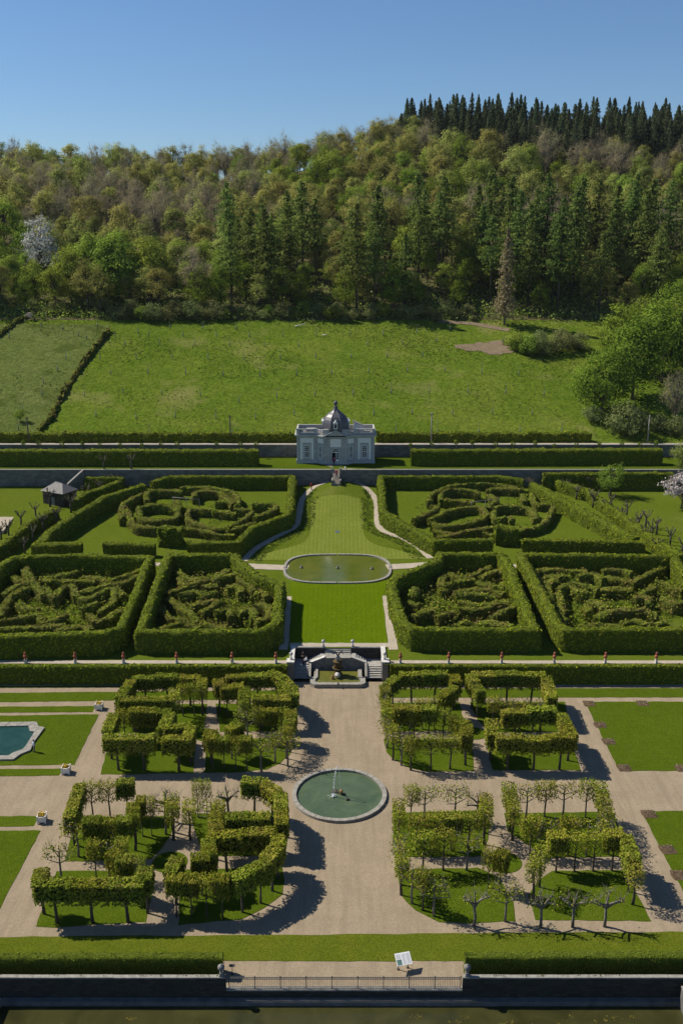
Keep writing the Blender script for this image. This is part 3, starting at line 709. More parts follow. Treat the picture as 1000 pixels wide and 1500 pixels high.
maze('front outer maze, brown bed side', (750, 790), 4.0, 1.8, 1.2, [
    [(130, 183), (190, 173), (440, 182)], [(190, 213), (340, 212)], [(120, 175), (200, 332), (290, 452), (290, 480)], [(200, 262), (240, 232), (252, 250)], [(200, 272), (230, 362)], [(270, 292), (330, 262), (370, 292), (440, 312)], [(270, 302), (290, 382), (320, 412)],
    [(340, 232), (400, 252), (500, 282)], [(380, 213), (470, 202), (540, 232)], [(530, 173), (640, 173), (700, 192)], [(540, 212), (700, 232)], [(690, 252), (800, 193), (880, 152)], [(540, 292), (560, 272), (700, 282)], [(720, 332), (780, 292), (830, 262)],
    [(720, 335), (790, 332), (800, 372)], [(440, 352), (520, 372), (540, 392)], [(440, 372), (450, 422)], [(490, 462), (560, 422), (680, 412), (760, 412), (850, 432)], [(640, 482), (720, 472), (810, 492)], [(380, 502), (500, 482), (620, 492)],
    [(840, 232), (930, 262), (1000, 292)], [(880, 332), (950, 372), (1000, 362)], [(830, 492), (900, 472)], [(960, 200), (1030, 230), (1080, 330)]])
for where in dict.fromkeys(m[0] for m in MZ):
    ms = [m for m in MZ if m[0] == where]
    ms.sort(key=lambda m: m[4][1])
    nrow = 5; rows = [ms[i * len(ms) // nrow:(i + 1) * len(ms) // nrow] for i in range(nrow)]
    for r, row in enumerate(rows):
        row.sort(key=lambda m: abs(m[4][0] - AX))
        for q, m in enumerate(row):
            wl = where.replace('front maze beside the centre lawn', 'inner front maze').replace('front outer', 'outer front').replace('green ', '').replace('brown ', '')
            lab = f"maze hedge, {ordw(q)} outward from centre lawn, {['front', 'second', 'middle', 'fourth', 'back'][r]} row, {wl}"
            hedge('maze_hedge', lab, 'hedge', 'low hedges of the ' + where, m[1], m[2] * random.uniform(.82, 1.08), m[3] * random.uniform(.85, 1.15), 'maze_leaf', dens=10, size=(0.22, 0.42), rough=0.11, hvar=0.025, step=0.55, fluff=.09)
# loose growth on the maze floors
b = MB()
for cx0, cy0, rx, ry, cnt in ((325, 880, 62, 42, 900), (90, 870, 110, 48, 800), (685, 880, 72, 42, 900), (900, 880, 100, 46, 800), (300, 755, 95, 28, 200), (700, 750, 90, 32, 200)):
    for _ in range(cnt):
        a_, r_ = random.uniform(0, 6.28), math.sqrt(random.random())
        q = P(cx0 + rx * r_ * math.cos(a_), cy0 + ry * r_ * math.sin(a_), 0.2)
        k = 7; tall = random.random() < .45 and cy0 > 800; c = np.array([q[0], q[1], gz(*q) + (.6 if tall else .15)]) + rng.normal(0, (.4, .4, .35 if tall else .12), (k, 3))
        b.cards(c, np.tile([0, 0, 1.], (k, 1)), rng.uniform(.2, .4, k), 1 if tall else 0, 1, .8)
o = b.build('undergrowth', [M['grass_tuft'], M['maze_leaf']]); tag(o, kind='stuff')

# rough grass on the banks inside the curved paths
b = MB()
for line in (pl, pr):
    sg = 1 if line is pl else -1
    for p in dense(line, .35)[18:]:
        for _ in range(5):
            o_ = random.uniform(.9, 3.2) if p[1] < 192 else random.uniform(.8, 1.5)
            x, y = p[0] + sg * o_, p[1] + random.uniform(-.6, .3)
            k = 3; c = np.array([x, y, gz(x, y) + .12]) + rng.normal(0, (.2, .2, .07), (k, 3)); b.cards(c, np.tile([0, 0, 1.], (k, 1)), rng.uniform(.18, .36, k), 0, 1, .8)
tag(b.build('rank_grass', M['grass_tuft']), kind='stuff')
# tussocks of the meadow
b = MB(); cs, ss = [], []
for _ in range(24000):
    y = 220 + 72 * math.sqrt(random.random()); x = random.uniform(-1, 1) * (.36 * y + 8)
    if math.sin(x / 7 + math.sin(y / 9) * 2) + math.sin(y / 5.5 + x / 13) + random.gauss(0, .7) < .2: continue
    cs.append((x, y, gz(x, y) + .08)); ss.append(random.uniform(.25, .75))
cs, ss = np.array(cs), np.array(ss); hk = rng.random(len(cs)) < .72
b.cards(cs[hk], np.tile([0, -.1, 1.], (hk.sum(), 1)), ss[hk], 0, .6, .35); b.cards(cs[~hk], np.tile([0, -.1, 1.], ((~hk).sum(), 1)), ss[~hk], 1, .6, .35)
M['meadow_tuft'] = leaf_mat('meadow_tussock', [(0.0, (0.022, 0.05, 0.003)), (0.6, (0.045, 0.088, 0.005)), (1.0, (0.09, 0.14, 0.014))], 0.15)
M['dry_tuft'] = leaf_mat('dry_tussock', [(0.0, (0.10, 0.12, 0.03)), (0.6, (0.15, 0.155, 0.045)), (1.0, (0.2, 0.18, 0.07))], 0.15)
tag(b.build('meadow_tussocks', [M['meadow_tuft'], M['dry_tuft']]), kind='stuff')

# ==================================================================== WALLS
def wall(name, label, x0, x1, y0, y1, z0, z1, mat, cop=None, copw=0.1, group=None, stone_len=2.2, copmat='rim'):
    r = empty(name, ((x0 + x1) / 2, (y0 + y1) / 2, z0), label, 'wall', group)
    b = MB(); b.box(x0, x1, y0, y1, z0, z1); b.build('masonry', M[mat], r)
    if cop:
        n = max(1, round((x1 - x0) / stone_len)); L = (x1 - x0) / n
        b = MB(); b.box(-L / 2 + .012, L / 2 - .012, -(y1 - y0) / 2 - copw, (y1 - y0) / 2 + copw, 0, cop)
        me = b.mesh('coping_stone', M[copmat])
        for i in range(n):
            inst('coping_stone', me, r, (x0 + L * (i + .5) - r.location.x, random.uniform(-.015, .015), z1 - z0 + 0.003 + random.uniform(0, .012)))
    return r
XG0, XG1 = P(487.5, 695)[0], P(497.5, 695)[0]
wall('terrace_wall', 'grey stone retaining wall below the pavilion, green pool side of its steps', -115, XG0, 200.6, 200.98, 6.0, 10.6, 'wall_stone', 0.22, 0.1, 'walls of the pavilion terrace', 3.0)
wall('terrace_wall', 'grey stone retaining wall below the pavilion, brown bed side of its steps', XG1, 115, 200.6, 200.98, 6.0, 10.6, 'wall_stone', 0.22, 0.1, 'walls of the pavilion terrace', 3.0)
wall('upper_wall', 'long stone wall behind the pavilion along the upper path', -140, 140, 213.3, 213.75, 9.5, 13.35, 'wall_stone', 0.2, 0.12, 'walls of the pavilion terrace', 4.0)
# quay: low wall under the railing, two parapets, ledge
XQ0, XQ1 = P0(330, 1440, 1.0)[0], P0(678, 1440, 1.0)[0]
wall('quay_parapet', 'dark shaded mossy quay parapet below the hedge, green pool side of the railing', -45, XQ0, YQ, YQ + 0.3, -1.6, 1.25, 'dark_wall', 0.12, 0.02, 'quay walls', 1.3)
wall('quay_parapet', 'dark shaded mossy quay parapet below the hedge, information board side of the railing', XQ1, 45, YQ, YQ + 0.3, -1.6, 1.25, 'dark_wall', 0.12, 0.02, 'quay walls', 1.3)
wall('quay_wall', 'low stone quay wall carrying the iron railing', XQ0 + 0.003, XQ1 - 0.003, YQ + 0.01, YQ + 0.42, -1.6, 0.02, 'dark_wall', 0.1, 0.03, 'quay walls', 1.3)
b = MB(); b.box(-60, 60, YQ - 0.5, YQ - 0.004, -1.6, -0.62); tag(b.build('quay_ledge', M['ledge']), kind='structure')
for sx, lab in ((-1, 'stone side wall of the canal at the pool side end'), (1, 'pale stone side wall of the canal at the bed side end')):
    px = 994 if sx > 0 else 2
    xw = P0(px, 1466, -0.6)[0]
    r = empty('canal_side_wall', (xw, YQ - 5, -1.6), lab, 'wall', 'quay walls')
    b = MB(); b.box(min(xw, xw + sx * 1.0), max(xw, xw + sx * 1.0), YQ - 12, YQ - 0.51, -1.6, -0.3 if sx < 0 else 0.9); b.build('masonry', M['ledge'], r)
    b = MB(); b.box(min(xw - sx * .05, xw + sx * 1.05), max(xw - sx * .05, xw + sx * 1.05), YQ - 12, YQ - 0.52, -0.297 if sx < 0 else 0.903, -0.2 if sx < 0 else 1.02); b.build('coping', M['rim'], r)

# railing
xr0, xr1 = XQ0 + 0.25, XQ1 - 0.15
yr = YQ + 0.2
rail = empty('iron_railing', ((xr0 + xr1) / 2, yr, 0.12), 'long wrought iron railing between the two quay urns above the canal', 'railing')
npan = 9; Lp = (xr1 - xr0) / npan
b = MB(); b.box(-.035, .035, -.035, .035, 0, 1.14); b.lathe([(.05, 0), (.055, .05), (.02, .1)], (0, 0, 1.14), 6); post = b.mesh('post', M['rust_iron'])
b = MB(); b.box(-Lp / 2 + .04, Lp / 2 - .04, -.025, .025, 0, .05); rl = b.mesh('rail', M['rust_iron'])
b = MB(); b.box(-.012, .012, -.012, .012, 0, .90); bar = b.mesh('bar', M['rust_iron'])
for i in range(npan + 1): inst('post', post, rail, (xr0 + Lp * i - rail.location.x, 0, 0))
for i in range(npan):
    xc = xr0 + Lp * (i + .5) - rail.location.x
    for z in (0.1, 0.9, 1.06): inst('rail', rl, rail, (xc, 0, z))
    nb = 14
    for k in range(nb): inst('bar', bar, rail, (xc - Lp / 2 + Lp * (k + 1) / (nb + 1), 0, 0.12))
# stone busts at the parapet ends
def lathe_thing(name, label, cat, group, loc, profs, rz=0):
    r = empty(name, loc, label, cat, group, rz)
    for pn, prof, mat, kw in profs:
        b = MB(); b.lathe(prof, (0, 0, 0), **kw)
        o = bpy.data.objects.new(pn, b.mesh(pn, M[mat])); COL.objects.link(o); o.parent = r
    return r
VASE = [('plinth', [(.30, 0), (.30, .12), (.24, .14), (.22, .3), (.27, .34), (.27, .38)], 'grey_stone', dict(n=4, smooth=False, rot=math.pi / 4)),
        ('vase', [(.14, .38), (.10, .46), (.12, .52), (.30, .78), (.36, .98), (.30, 1.02), (.34, 1.08), (.14, 1.16), (.08, 1.26), (.03, 1.32)], 'grey_stone', dict(n=12))]
VASE = [(n, [(r * .82, z * .85) for r, z in p], m, k) for n, p, m, k in VASE]
lathe_thing('stone_vase', 'weathered stone vase on the parapet end beside the small lectern stand', 'vase', 'stone vases on the quay', (XQ0 - 0.35, YQ + 0.22, 1.385), VASE)
lathe_thing('stone_vase', 'weathered stone vase on the parapet end beside the information board', 'vase', 'stone vases on the quay', (XQ1 + 0.35, YQ + 0.22, 1.385), VASE)

# ==================================================================== STAIR AND FOUNTAIN
XC = -0.5
st = empty('garden_stair', (XC, 122, 0), 'double stone stair between two pillars around the wall fountain', 'stair')
def part(name, fn, mat, parent=st):
    b = MB(); fn(b); return b.build(name, M[mat], parent)
YL0, YL1, YBK = 121.85, 123.7, 126.2
for s in (-1, 1):
    xa, xb = sorted((XC + s * 4.12, XC + s * 6.1))
    for i in range(5):        # lower flight
        part('step', lambda b: b.box(xa, xb, YL0 + i * .37, YL1 + .01, i * .18 + .002, (i + 1) * .18), 'step_stone')
    part('landing', lambda b: b.box(min(XC + s * 4.03, XC + s * 6.12), max(XC + s * 4.03, XC + s * 6.12), YL1 + .012, YBK, 0, 1.03), 'step_stone')
    for i in range(5):        # upper flight, climbing towards the centre
        x1, x2 = XC + s * (4.02 - i * .36), XC + s * 1.86
        part('step', lambda b: b.box(min(x1, x2), max(x1, x2), 124.72, YBK - .004, 1.03 + i * .19 - .19 * (i > 0) + .002, 1.03 + (i + 1) * .19 - .0), 'step_stone')
    # cheek wall with sloping coping along the upper flight
    p0, p1 = (XC + s * 4.05, 1.0), (XC + s * 1.83, 2.0)
    def cheek(b):
        xs = [p0[0], p1[0]]
        v = [(p0[0], 124.3, 0), (p1[0], 124.3, 0), (p1[0], 124.3, 2.12), (p0[0], 124.3, 1.22), (p0[0], 124.7, 0), (p1[0], 124.7, 0), (p1[0], 124.7, 2.12), (p0[0], 124.7, 1.22)]
        b.add(v, [(0, 1, 2, 3), (5, 4, 7, 6), (3, 2, 6, 7), (4, 0, 3, 7), (1, 5, 6, 2)])
    part('cheek_wall', cheek, 'grey_stone')
    part('cheek_coping', lambda b: b.add([(p0[0], 124.22, 1.224), (p1[0], 124.22, 2.124), (p1[0], 124.78, 2.124), (p0[0], 124.78, 1.224), (p0[0], 124.22, 1.33), (p1[0], 124.22, 2.23), (p1[0], 124.78, 2.23), (p0[0], 124.78, 1.33)],
         [(0, 1, 2, 3), (4, 5, 6, 7), (0, 1, 5, 4), (1, 2, 6, 5), (2, 3, 7, 6), (3, 0, 4, 7)]), 'white_stone')
    # low sloping cheek beside the lower flight
    xq0, xq1 = sorted((XC + s * 3.78, XC + s * 4.1))
    part('cheek_wall', lambda b: b.add([(x, y, z) for x in (xq0, xq1) for (y, z) in ((121.75, 0), (124.28, 0), (124.28, 1.3), (123.7, 1.3), (121.75, .42))],
         [(0, 1, 2, 3, 4), (9, 8, 7, 6, 5), (4, 3, 8, 9), (3, 2, 7, 8), (0, 4, 9, 5), (1, 6, 7, 2)]), 'rim')
    part('pillar', lambda b: b.box(min(XC + s * 6.14, XC + s * 7.0), max(XC + s * 6.14, XC + s * 7.0), 121.2, 122.3, 0, 2.72), 'grey_stone')
    part('pillar_cap', lambda b: b.box(min(XC + s * 6.02, XC + s * 7.12), max(XC + s * 6.02, XC + s * 7.12), 121.08, 122.42, 2.723, 2.9), 'white_stone')
    part('wing_wall', lambda b: b.box(min(XC + s * 6.16, XC + s * 6.7), max(XC + s * 6.16, XC + s * 6.7), 122.31, 126.6, 0, 2.7), 'grey_stone')
    part('wing_coping', lambda b: b.box(min(XC + s * 6.1, XC + s * 6.76), max(XC + s * 6.1, XC + s * 6.76), 122.43, 126.62, 2.703, 2.86), 'white_stone')
    part('back_wall', lambda b: b.box(min(XC + s * 1.87, XC + s * 6.155), max(XC + s * 1.87, XC + s * 6.155), YBK + .003, 126.6, 0, 2.7), 'dark_wall')
    part('back_coping', lambda b: b.box(min(XC + s * 1.85, XC + s * 6.09), max(XC + s * 1.85, XC + s * 6.09), YBK - .06, 126.62, 2.703, 2.84), 'rim')
part('platform', lambda b: b.box(XC - 1.825, XC + 1.825, 124.3, 125.9, 0, 2.0), 'grey_stone')
part('platform_paving', lambda b: b.box(XC - 1.825, XC + 1.825, 124.2, 125.9, 2.003, 2.08), 'rim')
for i in range(3): part('step', lambda b: b.box(XC - 1.84, XC + 1.84, 125.905 + i * .26, 126.7 + .003 * i, 1.6, 2.24 + i * .16), 'step_stone')
URN = [('plinth', [(.26, 0), (.26, .1), (.20, .13), (.2, .34), (.25, .38)], 'white_stone', dict(n=4, smooth=False, rot=math.pi / 4)),
       ('vase', [(.09, .38), (.08, .5), (.22, .68), (.27, .86), (.22, .92), (.25, .97), (.10, 1.03), (.05, 1.12), (.02, 1.16)], 'white_stone', dict(n=10))]
for s, w in ((-1, 'pool side'), (1, 'bed side')):
    lathe_thing('stone_urn', f'pale stone urn beside the top of the garden stair, {w}', 'urn', 'stone urns on the stair', (XC + s * 2.1, 126.4, 2.845), URN)
    lathe_thing('stone_urn', f'pale stone urn on the front pillar of the garden stair, {w}', 'urn', 'stone urns on the stair', (XC + s * 6.5, 122.0, 2.905), URN)
# wall fountain
wf = empty('wall_fountain', (XC, 121.6, 0), 'mossy tiered wall fountain standing in its stone rimmed pool before the stair', 'fountain')
out_ = [(-3.3, 119.2), (2.5 + .8, 119.2), (3.75, 119.8), (3.75, 121.6), (3.3, 121.9), (3.3, 123.2), (3.3, 124.2), (-3.3, 124.2), (-3.3, 121.9), (-3.75, 121.6), (-3.75, 119.8)]
out_ = [(-3.2, 119.0), (3.2, 119.0), (3.8, 119.55), (3.8, 121.0), (3.35, 121.45), (3.35, 124.2), (-3.35, 124.2), (-3.35, 121.45), (-3.8, 121.0), (-3.8, 119.55)]
inn_ = [(-2.75, 119.65), (2.75, 119.65), (3.1, 119.95), (3.1, 120.8), (2.8, 121.2), (2.8, 123.7), (-2.8, 123.7), (-2.8, 121.2), (-3.1, 120.8), (-3.1, 119.95)]
for i in range(len(out_)):
    j = (i + 1) % len(out_)
    q = [out_[i], out_[j], inn_[j], inn_[i]]
    if i == 5: continue
    part('rim_stone', lambda b: b.prism([(XC + x, y) for x, y in q], 0, .55 + .004 * (i % 3)), 'rim', wf)
M['pool_water'] = water_mat('pool_water', (0.09, 0.095, 0.018), (0.13, 0.125, 0.025), 0.8, 0.2, 0.02, 3)
part('water', lambda b: b.prism([(XC + x, y) for x, y in inn_], .1, .3), 'pool_water', wf)
part('pedestal', lambda b: b.lathe([(.75, 0), (.7, .5), (.5, .7), (.42, 1.0), (.5, 1.1)], (XC, 122.3, 0), 12), 'moss', wf)
part('bowl', lambda b: b.lathe([(.4, 1.1), (.62, 1.32), (.82, 1.5), (.78, 1.56), (.5, 1.5)], (XC, 122.3, 0), 14), 'moss', wf)
part('bowl', lambda b: b.lathe([(.55, 1.5), (.5, 1.9), (.52, 2.2), (.68, 2.4), (.72, 2.5), (.3, 2.5)], (XC, 122.3, 0), 14), 'moss', wf)
part('finial', lambda b: b.lathe([(.25, 2.5), (.2, 2.7), (.36, 2.9), (.3, 3.15), (.1, 3.3)], (XC, 122.3, 0), 10), 'rim', wf)
for s in (-1, 1): part('wing', lambda b: b.tube([(XC, 122.3, 3.2), (XC + s * .25, 122.3, 3.75), (XC + s * .5, 122.3, 4.0), (XC + s * .72, 122.3, 3.55)], [.09, .12, .13, .05], 6), 'iron', wf)
part('carved_mask', lambda b: (b.ball((XC - .05, 121.45, .75), .42, n=9), b.ball((XC - .05, 121.1, .85), .16)), 'white_stone', wf)
part('carved_figure', lambda b: (b.ball((XC - .75, 121.2, .5), .24, n=8), b.ball((XC - .8, 121.05, .78), .13), b.tube([(XC - .75, 121.2, .3), (XC - 1.0, 121.0, .3)], [.12, .07], 6)), 'bronze', wf)
part('spout', lambda b: (b.tube([(XC + .05, 119.1, .55), (XC + .05, 119.0, .85), (XC + .05, 118.8, .8)], [.09, .07, .04], 6), b.lathe([(.14, .55), (.1, .62)], (XC + .05, 119.15, 0), 8)), 'iron', wf)

# ==================================================================== BASINS
def ring_basin(name, label, c, rx, ry, w, z0, z1, zw, nst, wmat, stadium=0.0):
    r = empty(name, (c[0], c[1], z0), label, 'fountain')
    def pt(a, o):
        ca, sa = math.cos(a), math.sin(a); e = 0.72 if stadium else 1.0
        x, y = (rx + o) * math.copysign(abs(ca) ** e, ca), (ry + o) * math.copysign(abs(sa) ** e, sa)
        return (c[0] + x + (stadium if x > 0 else -stadium) * min(1, abs(math.cos(a)) * 4), c[1] + y)
    for i in range(nst):
        a0, a1 = 2 * math.pi * i / nst + .0035, 2 * math.pi * (i + 1) / nst - .0035
        am = (a0 + a1) / 2; dz = random.uniform(0, .025)
        b = MB(); q = [pt(a0, 0), pt(am, 0), pt(a1, 0), pt(a1, -w), pt(am, -w), pt(a0, -w)]
        b.prism(q, z0, z1 + dz); b.build('rim_stone', M['rim'], r)
    n = 64
    b = MB(); b.prism([pt(2 * math.pi * k / n, -w + .12) for k in range(n)], z0 - .1, zw); b.build('water', M[wmat], r)
    return r, pt
cf = P0(498.5, 1161, 0.35); dep = cf[1] * CP + 59.65 * SP; rf = 69.3 / FPX * dep
M['round_water'] = water_mat('round_basin_water', (0.050, 0.080, 0.040), (0.085, 0.118, 0.062), 0.5, 0.10, 0.012, 3, (cf[0], cf[1]))
fb, _ = ring_basin('round_fountain', 'large round basin of pale green water with a jet in the gravel garden', (cf[0] - .12, cf[1]), rf, rf, 0.48, 0, 0.30, 0.06, 36, 'round_water')
def rock(b, c, r, mi=0):
    b.lathe([(.02, -r * .6), (r * .8, -r * .35), (r, 0), (r * .7, r * .4), (.05, r * .55)], c, 7, mi, False, random.uniform(.7, 1.3), random.uniform(.7, 1.3), random.random() * 3)
b = MB()
for dx, dy, r in ((-.9, .5, .26), (-.5, .65, .3), (-.15, .5, .26), (.1, .2, .22), (.35, .1, .2)): rock(b, (cf[0] + dx, cf[1] + dy, .14), r)
b.build('rock', M['dark_rock'], fb)
b = MB(); rock(b, (cf[0] + .75, cf[1] - .95, .14), .32); b.build('rock', M['dark_rock'], fb)
b = MB(); b.ball((cf[0] + .05, cf[1] + .05, .5), .16); b.tube([(cf[0] + .05, cf[1] + .05, .3), (cf[0] + .2, cf[1] - .1, .62), (cf[0] + .05, cf[1], .8)], [.14, .1, .05], 6); b.build('nozzle_figure', M['bronze'], fb)
b = MB()
for k in range(26): 
    a_ = random.random() * 6.28; rr_ = rf * math.sqrt(random.random()) * .85
    b.cards([[cf[0] + rr_ * math.cos(a_), cf[1] + rr_ * math.sin(a_), .068]], [[0, 0, 1.]], random.uniform(.12, .4), 0, .5, .02)
b.build('pond_weed', M['dark_rock'], fb)
x0, y0 = cf[0] + .05, cf[1]
jet = MB(); jp = []
for t in np.linspace(0, 1.56, 22): jp.append((x0 - .55 * t, y0 - .25 * t, .7 + 8.0 * t - 5.4 * t * t))
jp = [p for p in jp if p[2] > .12]
jet.tube(jp, [.014 + .018 * i / len(jp) for i in range(len(jp))], 5)
for p in jp[len(jp) // 2:]:
    for _ in range(5): jet.ball((p[0] + random.gauss(0, .07), p[1] + random.gauss(0, .07), p[2] + random.gauss(0, .1)), random.uniform(.015, .04), 0, 5, 3)
e_ = jp[-1]
for _ in range(90):
    a_, r_ = random.random() * 6.28, abs(random.gauss(0, .32))
    jet.ball((e_[0] + r_ * math.cos(a_), e_[1] + r_ * math.sin(a_) * .8, .15 + abs(random.gauss(0, .12)) * max(0, 1 - r_)), random.uniform(.02, .06), 0, 5, 3)
jet.build('water_jet', M['foam'], fb)
co = P(494, 832.5, 0.25); dpo = co[1] * CP + 55.4 * SP
M['oval_water'] = water_mat('oval_basin_water', (0.060, 0.085, 0.010), (0.108, 0.115, 0.016), 0.22, 0.07, 0.006, 2.5)
rxo = 79.0 / FPX * dpo; y_a, y_b = P(494, 854, .2)[1], P(494, 810.5, .3)[1]
ob, _ = ring_basin('oval_basin', 'oval basin of murky yellow green water set in the terrace lawn', (co[0], (y_a + y_b) / 2), rxo - 1.2, (y_b - y_a) / 2, 0.42, 4.3, 4.66, 4.46, 44, 'oval_water', 1.2)
for dx, dy in ((0, .1), (-6.2, .3), (5.9, -.3)):
    b = MB(); b.lathe([(.28, 4.4), (.3, 4.6), (.12, 4.7), (.1, 4.95), (.03, 5.0)], (co[0] + dx, (y_a + y_b) / 2 + dy, 0), 8); b.build('nozzle', M['grey_stone'], ob)
# pool of the west lawn
pin = [(-60, 1064.8), (42, 1063.3), (44, 1071), (51, 1072), (38, 1093), (33, 1098), (20, 1102.5), (13, 1107), (-60, 1107)]
pou = [(-60, 1058.5), (54, 1057.5), (57, 1064), (66, 1065.5), (50, 1087), (45, 1099), (31, 1104.5), (20, 1112.5), (-60, 1113.5)]
pin, pou = [P0(x, y, .2) for x, y in pin], [P0(x, y, .2) for x, y in pou]
gp = empty('garden_pool', (P0(0, 1085)[0], P0(0, 1085)[1], 0), 'stone rimmed garden pool of dark green water in the lawn', 'pool')
for i in range(len(pou) - 1):
    k = max(1, int(math.hypot(pou[i + 1][0] - pou[i][0], pou[i + 1][1] - pou[i][1]) / 1.5))
    for j in range(k):
        f = lambda A, t: (lerp(A[i][0], A[i + 1][0], t), lerp(A[i][1], A[i + 1][1], t))
        b = MB(); q = [f(pou, j / k + .006), f(pou, (j + 1) / k - .006), f(pin, (j + 1) / k - .006), f(pin, j / k + .006)]; b.prism(q, 0, .24 + random.uniform(0, .02)); b.build('rim_stone', M['rim'], gp)
M['teal_water'] = water_mat('green_pool_water', (0.008, 0.038, 0.027), (0.020, 0.056, 0.040), 0.5, 0.1, 0.02, 2)
b = MB(); b.prism([(x, y) for x, y in pin][::-1], 0.06, .12); b.build('water', M['teal_water'], gp)
# ==================================================================== PAVILION
PX, PY, PZ = -1.29, 207.0, 10.7
pav = empty('garden_pavilion', (PX, PY, PZ), 'blue grey stone pavilion with a dark slate dome, balustrades and arched door', 'building')
# all in local coordinates: y = 0 is the wings' front, negative y towards the garden
def lp(name, fn, mat, parent=None, loc=None, rz=0.0):
    b = MB(); fn(b); o = bpy.data.objects.new(name, b.mesh(name, mat if isinstance(mat, list) else M[mat])); COL.objects.link(o)
    o.parent = parent or pav
    if loc: o.location = loc
    o.rotation_euler = (0, 0, rz); return o
BAY = [(-8.6, 0), (-4.03, 0), (-2.65, -1.1), (2.65, -1.1), (4.03, 0), (8.6, 0), (8.6, 5.4), (-8.6, 5.4)]
def offs(poly, d):
    out = []; n = len(poly)
    for i in range(n):
        a, p, c = Vector(poly[i - 1]), Vector(poly[i]), Vector(poly[(i + 1) % n])
        n1, n2 = (p - a).normalized(), (c - p).normalized()
        n1, n2 = Vector((n1.y, -n1.x)), Vector((n2.y, -n2.x)); m = (n1 + n2).normalized(); k = d / max(.4, m.dot(n1))
        out.append((p.x + m.x * k, p.y + m.y * k))
    return out
lp('wall', lambda b: b.prism(BAY, 0, 6.3), 'pav_stone')
lp('plinth', lambda b: b.prism(offs(BAY, .12), -.3, .7), 'pav_stone')
lp('cornice', lambda b: (b.prism(offs(BAY, .12), 6.0, 6.22, bottom=True), b.prism(offs(BAY, .4), 6.223, 6.5, bottom=True)), 'pav_stone')
lp('roof', lambda b: b.prism(offs(BAY, .1), 6.503, 6.62), 'lead')
# parapet: piers, rails, balusters along the wings; solid over the bay
def seg_wall(b, p, q, z0, z1, t):
    d = Vector((q[0] - p[0], q[1] - p[1])); d.normalize(); nn = Vector((-d.y, d.x)) * t / 2
    b.prism([(p[0] - nn.x, p[1] - nn.y), (q[0] - nn.x, q[1] - nn.y), (q[0] + nn.x, q[1] + nn.y), (p[0] + nn.x, p[1] + nn.y)], z0, z1, bottom=True)
pb = MB(); pb.lathe([(.06, 0), (.11, .18), (.06, .42), (.08, .6)], (0, 0, 0), 6); balu = pb.mesh('baluster', M['white_stone'])
for s in (-1, 1):
    bl = lp('balustrade', lambda b: (seg_wall(b, (s * 4.2, .1), (s * 8.5, .1), 6.63, 6.95, .3), seg_wall(b, (s * 4.2, .1), (s * 8.5, .1), 7.56, 7.75, .34),
        b.box(min(s * 8.1, s * 8.66), max(s * 8.1, s * 8.66), -.12, .44, 6.632, 7.85), b.box(min(s * 4.1, s * 4.9), max(s * 4.1, s * 4.9), -.13, .35, 6.634, 7.85),
        seg_wall(b, (s * 8.45, .45), (s * 8.45, 5.2), 6.633, 7.7, .32), seg_wall(b, (s * 4.3, 5.2), (s * 8.6, 5.2), 6.635, 7.72, .34)), 'pav_stone')
    for k in range(9): inst('baluster', balu, bl, (s * (5.15 + k * .345), .1, 6.953))
    bl2 = lp('balustrade', lambda b: (seg_wall(b, (s * 4.1, -.0), (s * 2.6, -1.0), 6.63, 6.9, .3), seg_wall(b, (s * 4.1, -.0), (s * 2.6, -1.0), 7.5, 7.7, .34)), 'pav_stone')
    for k in range(4): inst('baluster', balu, bl2, (s * lerp(3.9, 2.85, k / 3), lerp(-.2, -.85, k / 3), 6.9))
lp('parapet', lambda b: (seg_wall(b, (-2.7, -.95), (2.7, -.95), 6.63, 7.72, .36), seg_wall(b, (-2.75, -.95), (2.75, -.95), 7.723, 7.84, .5), seg_wall(b, (-4.4, 5.19), (4.4, 5.19), 6.63, 7.7, .3)), 'pav_stone')
lp('pediment', lambda b: (b.add([(x, y, z) for y in (-2.5, -2.13) for (x, z) in ((-2.75, 6.1), (2.75, 6.1), (0, 7.45))], [(0, 1, 2), (5, 4, 3), (0, 2, 5, 3), (1, 4, 5, 2), (0, 3, 4, 1)]),
    b.add([(x, y, z) for y in (-2.62, -2.1) for (x, z) in ((-2.95, 6.12), (0, 7.52), (2.95, 6.12), (2.95, 6.32), (0, 7.74), (-2.95, 6.32))], [(0, 1, 4, 5), (1, 2, 3, 4), (6, 11, 10, 7), (7, 10, 9, 8), (5, 4, 10, 11), (4, 3, 9, 10), (0, 6, 7, 1), (1, 7, 8, 2)])), 'pav_stone', loc=(0, 1, 0))
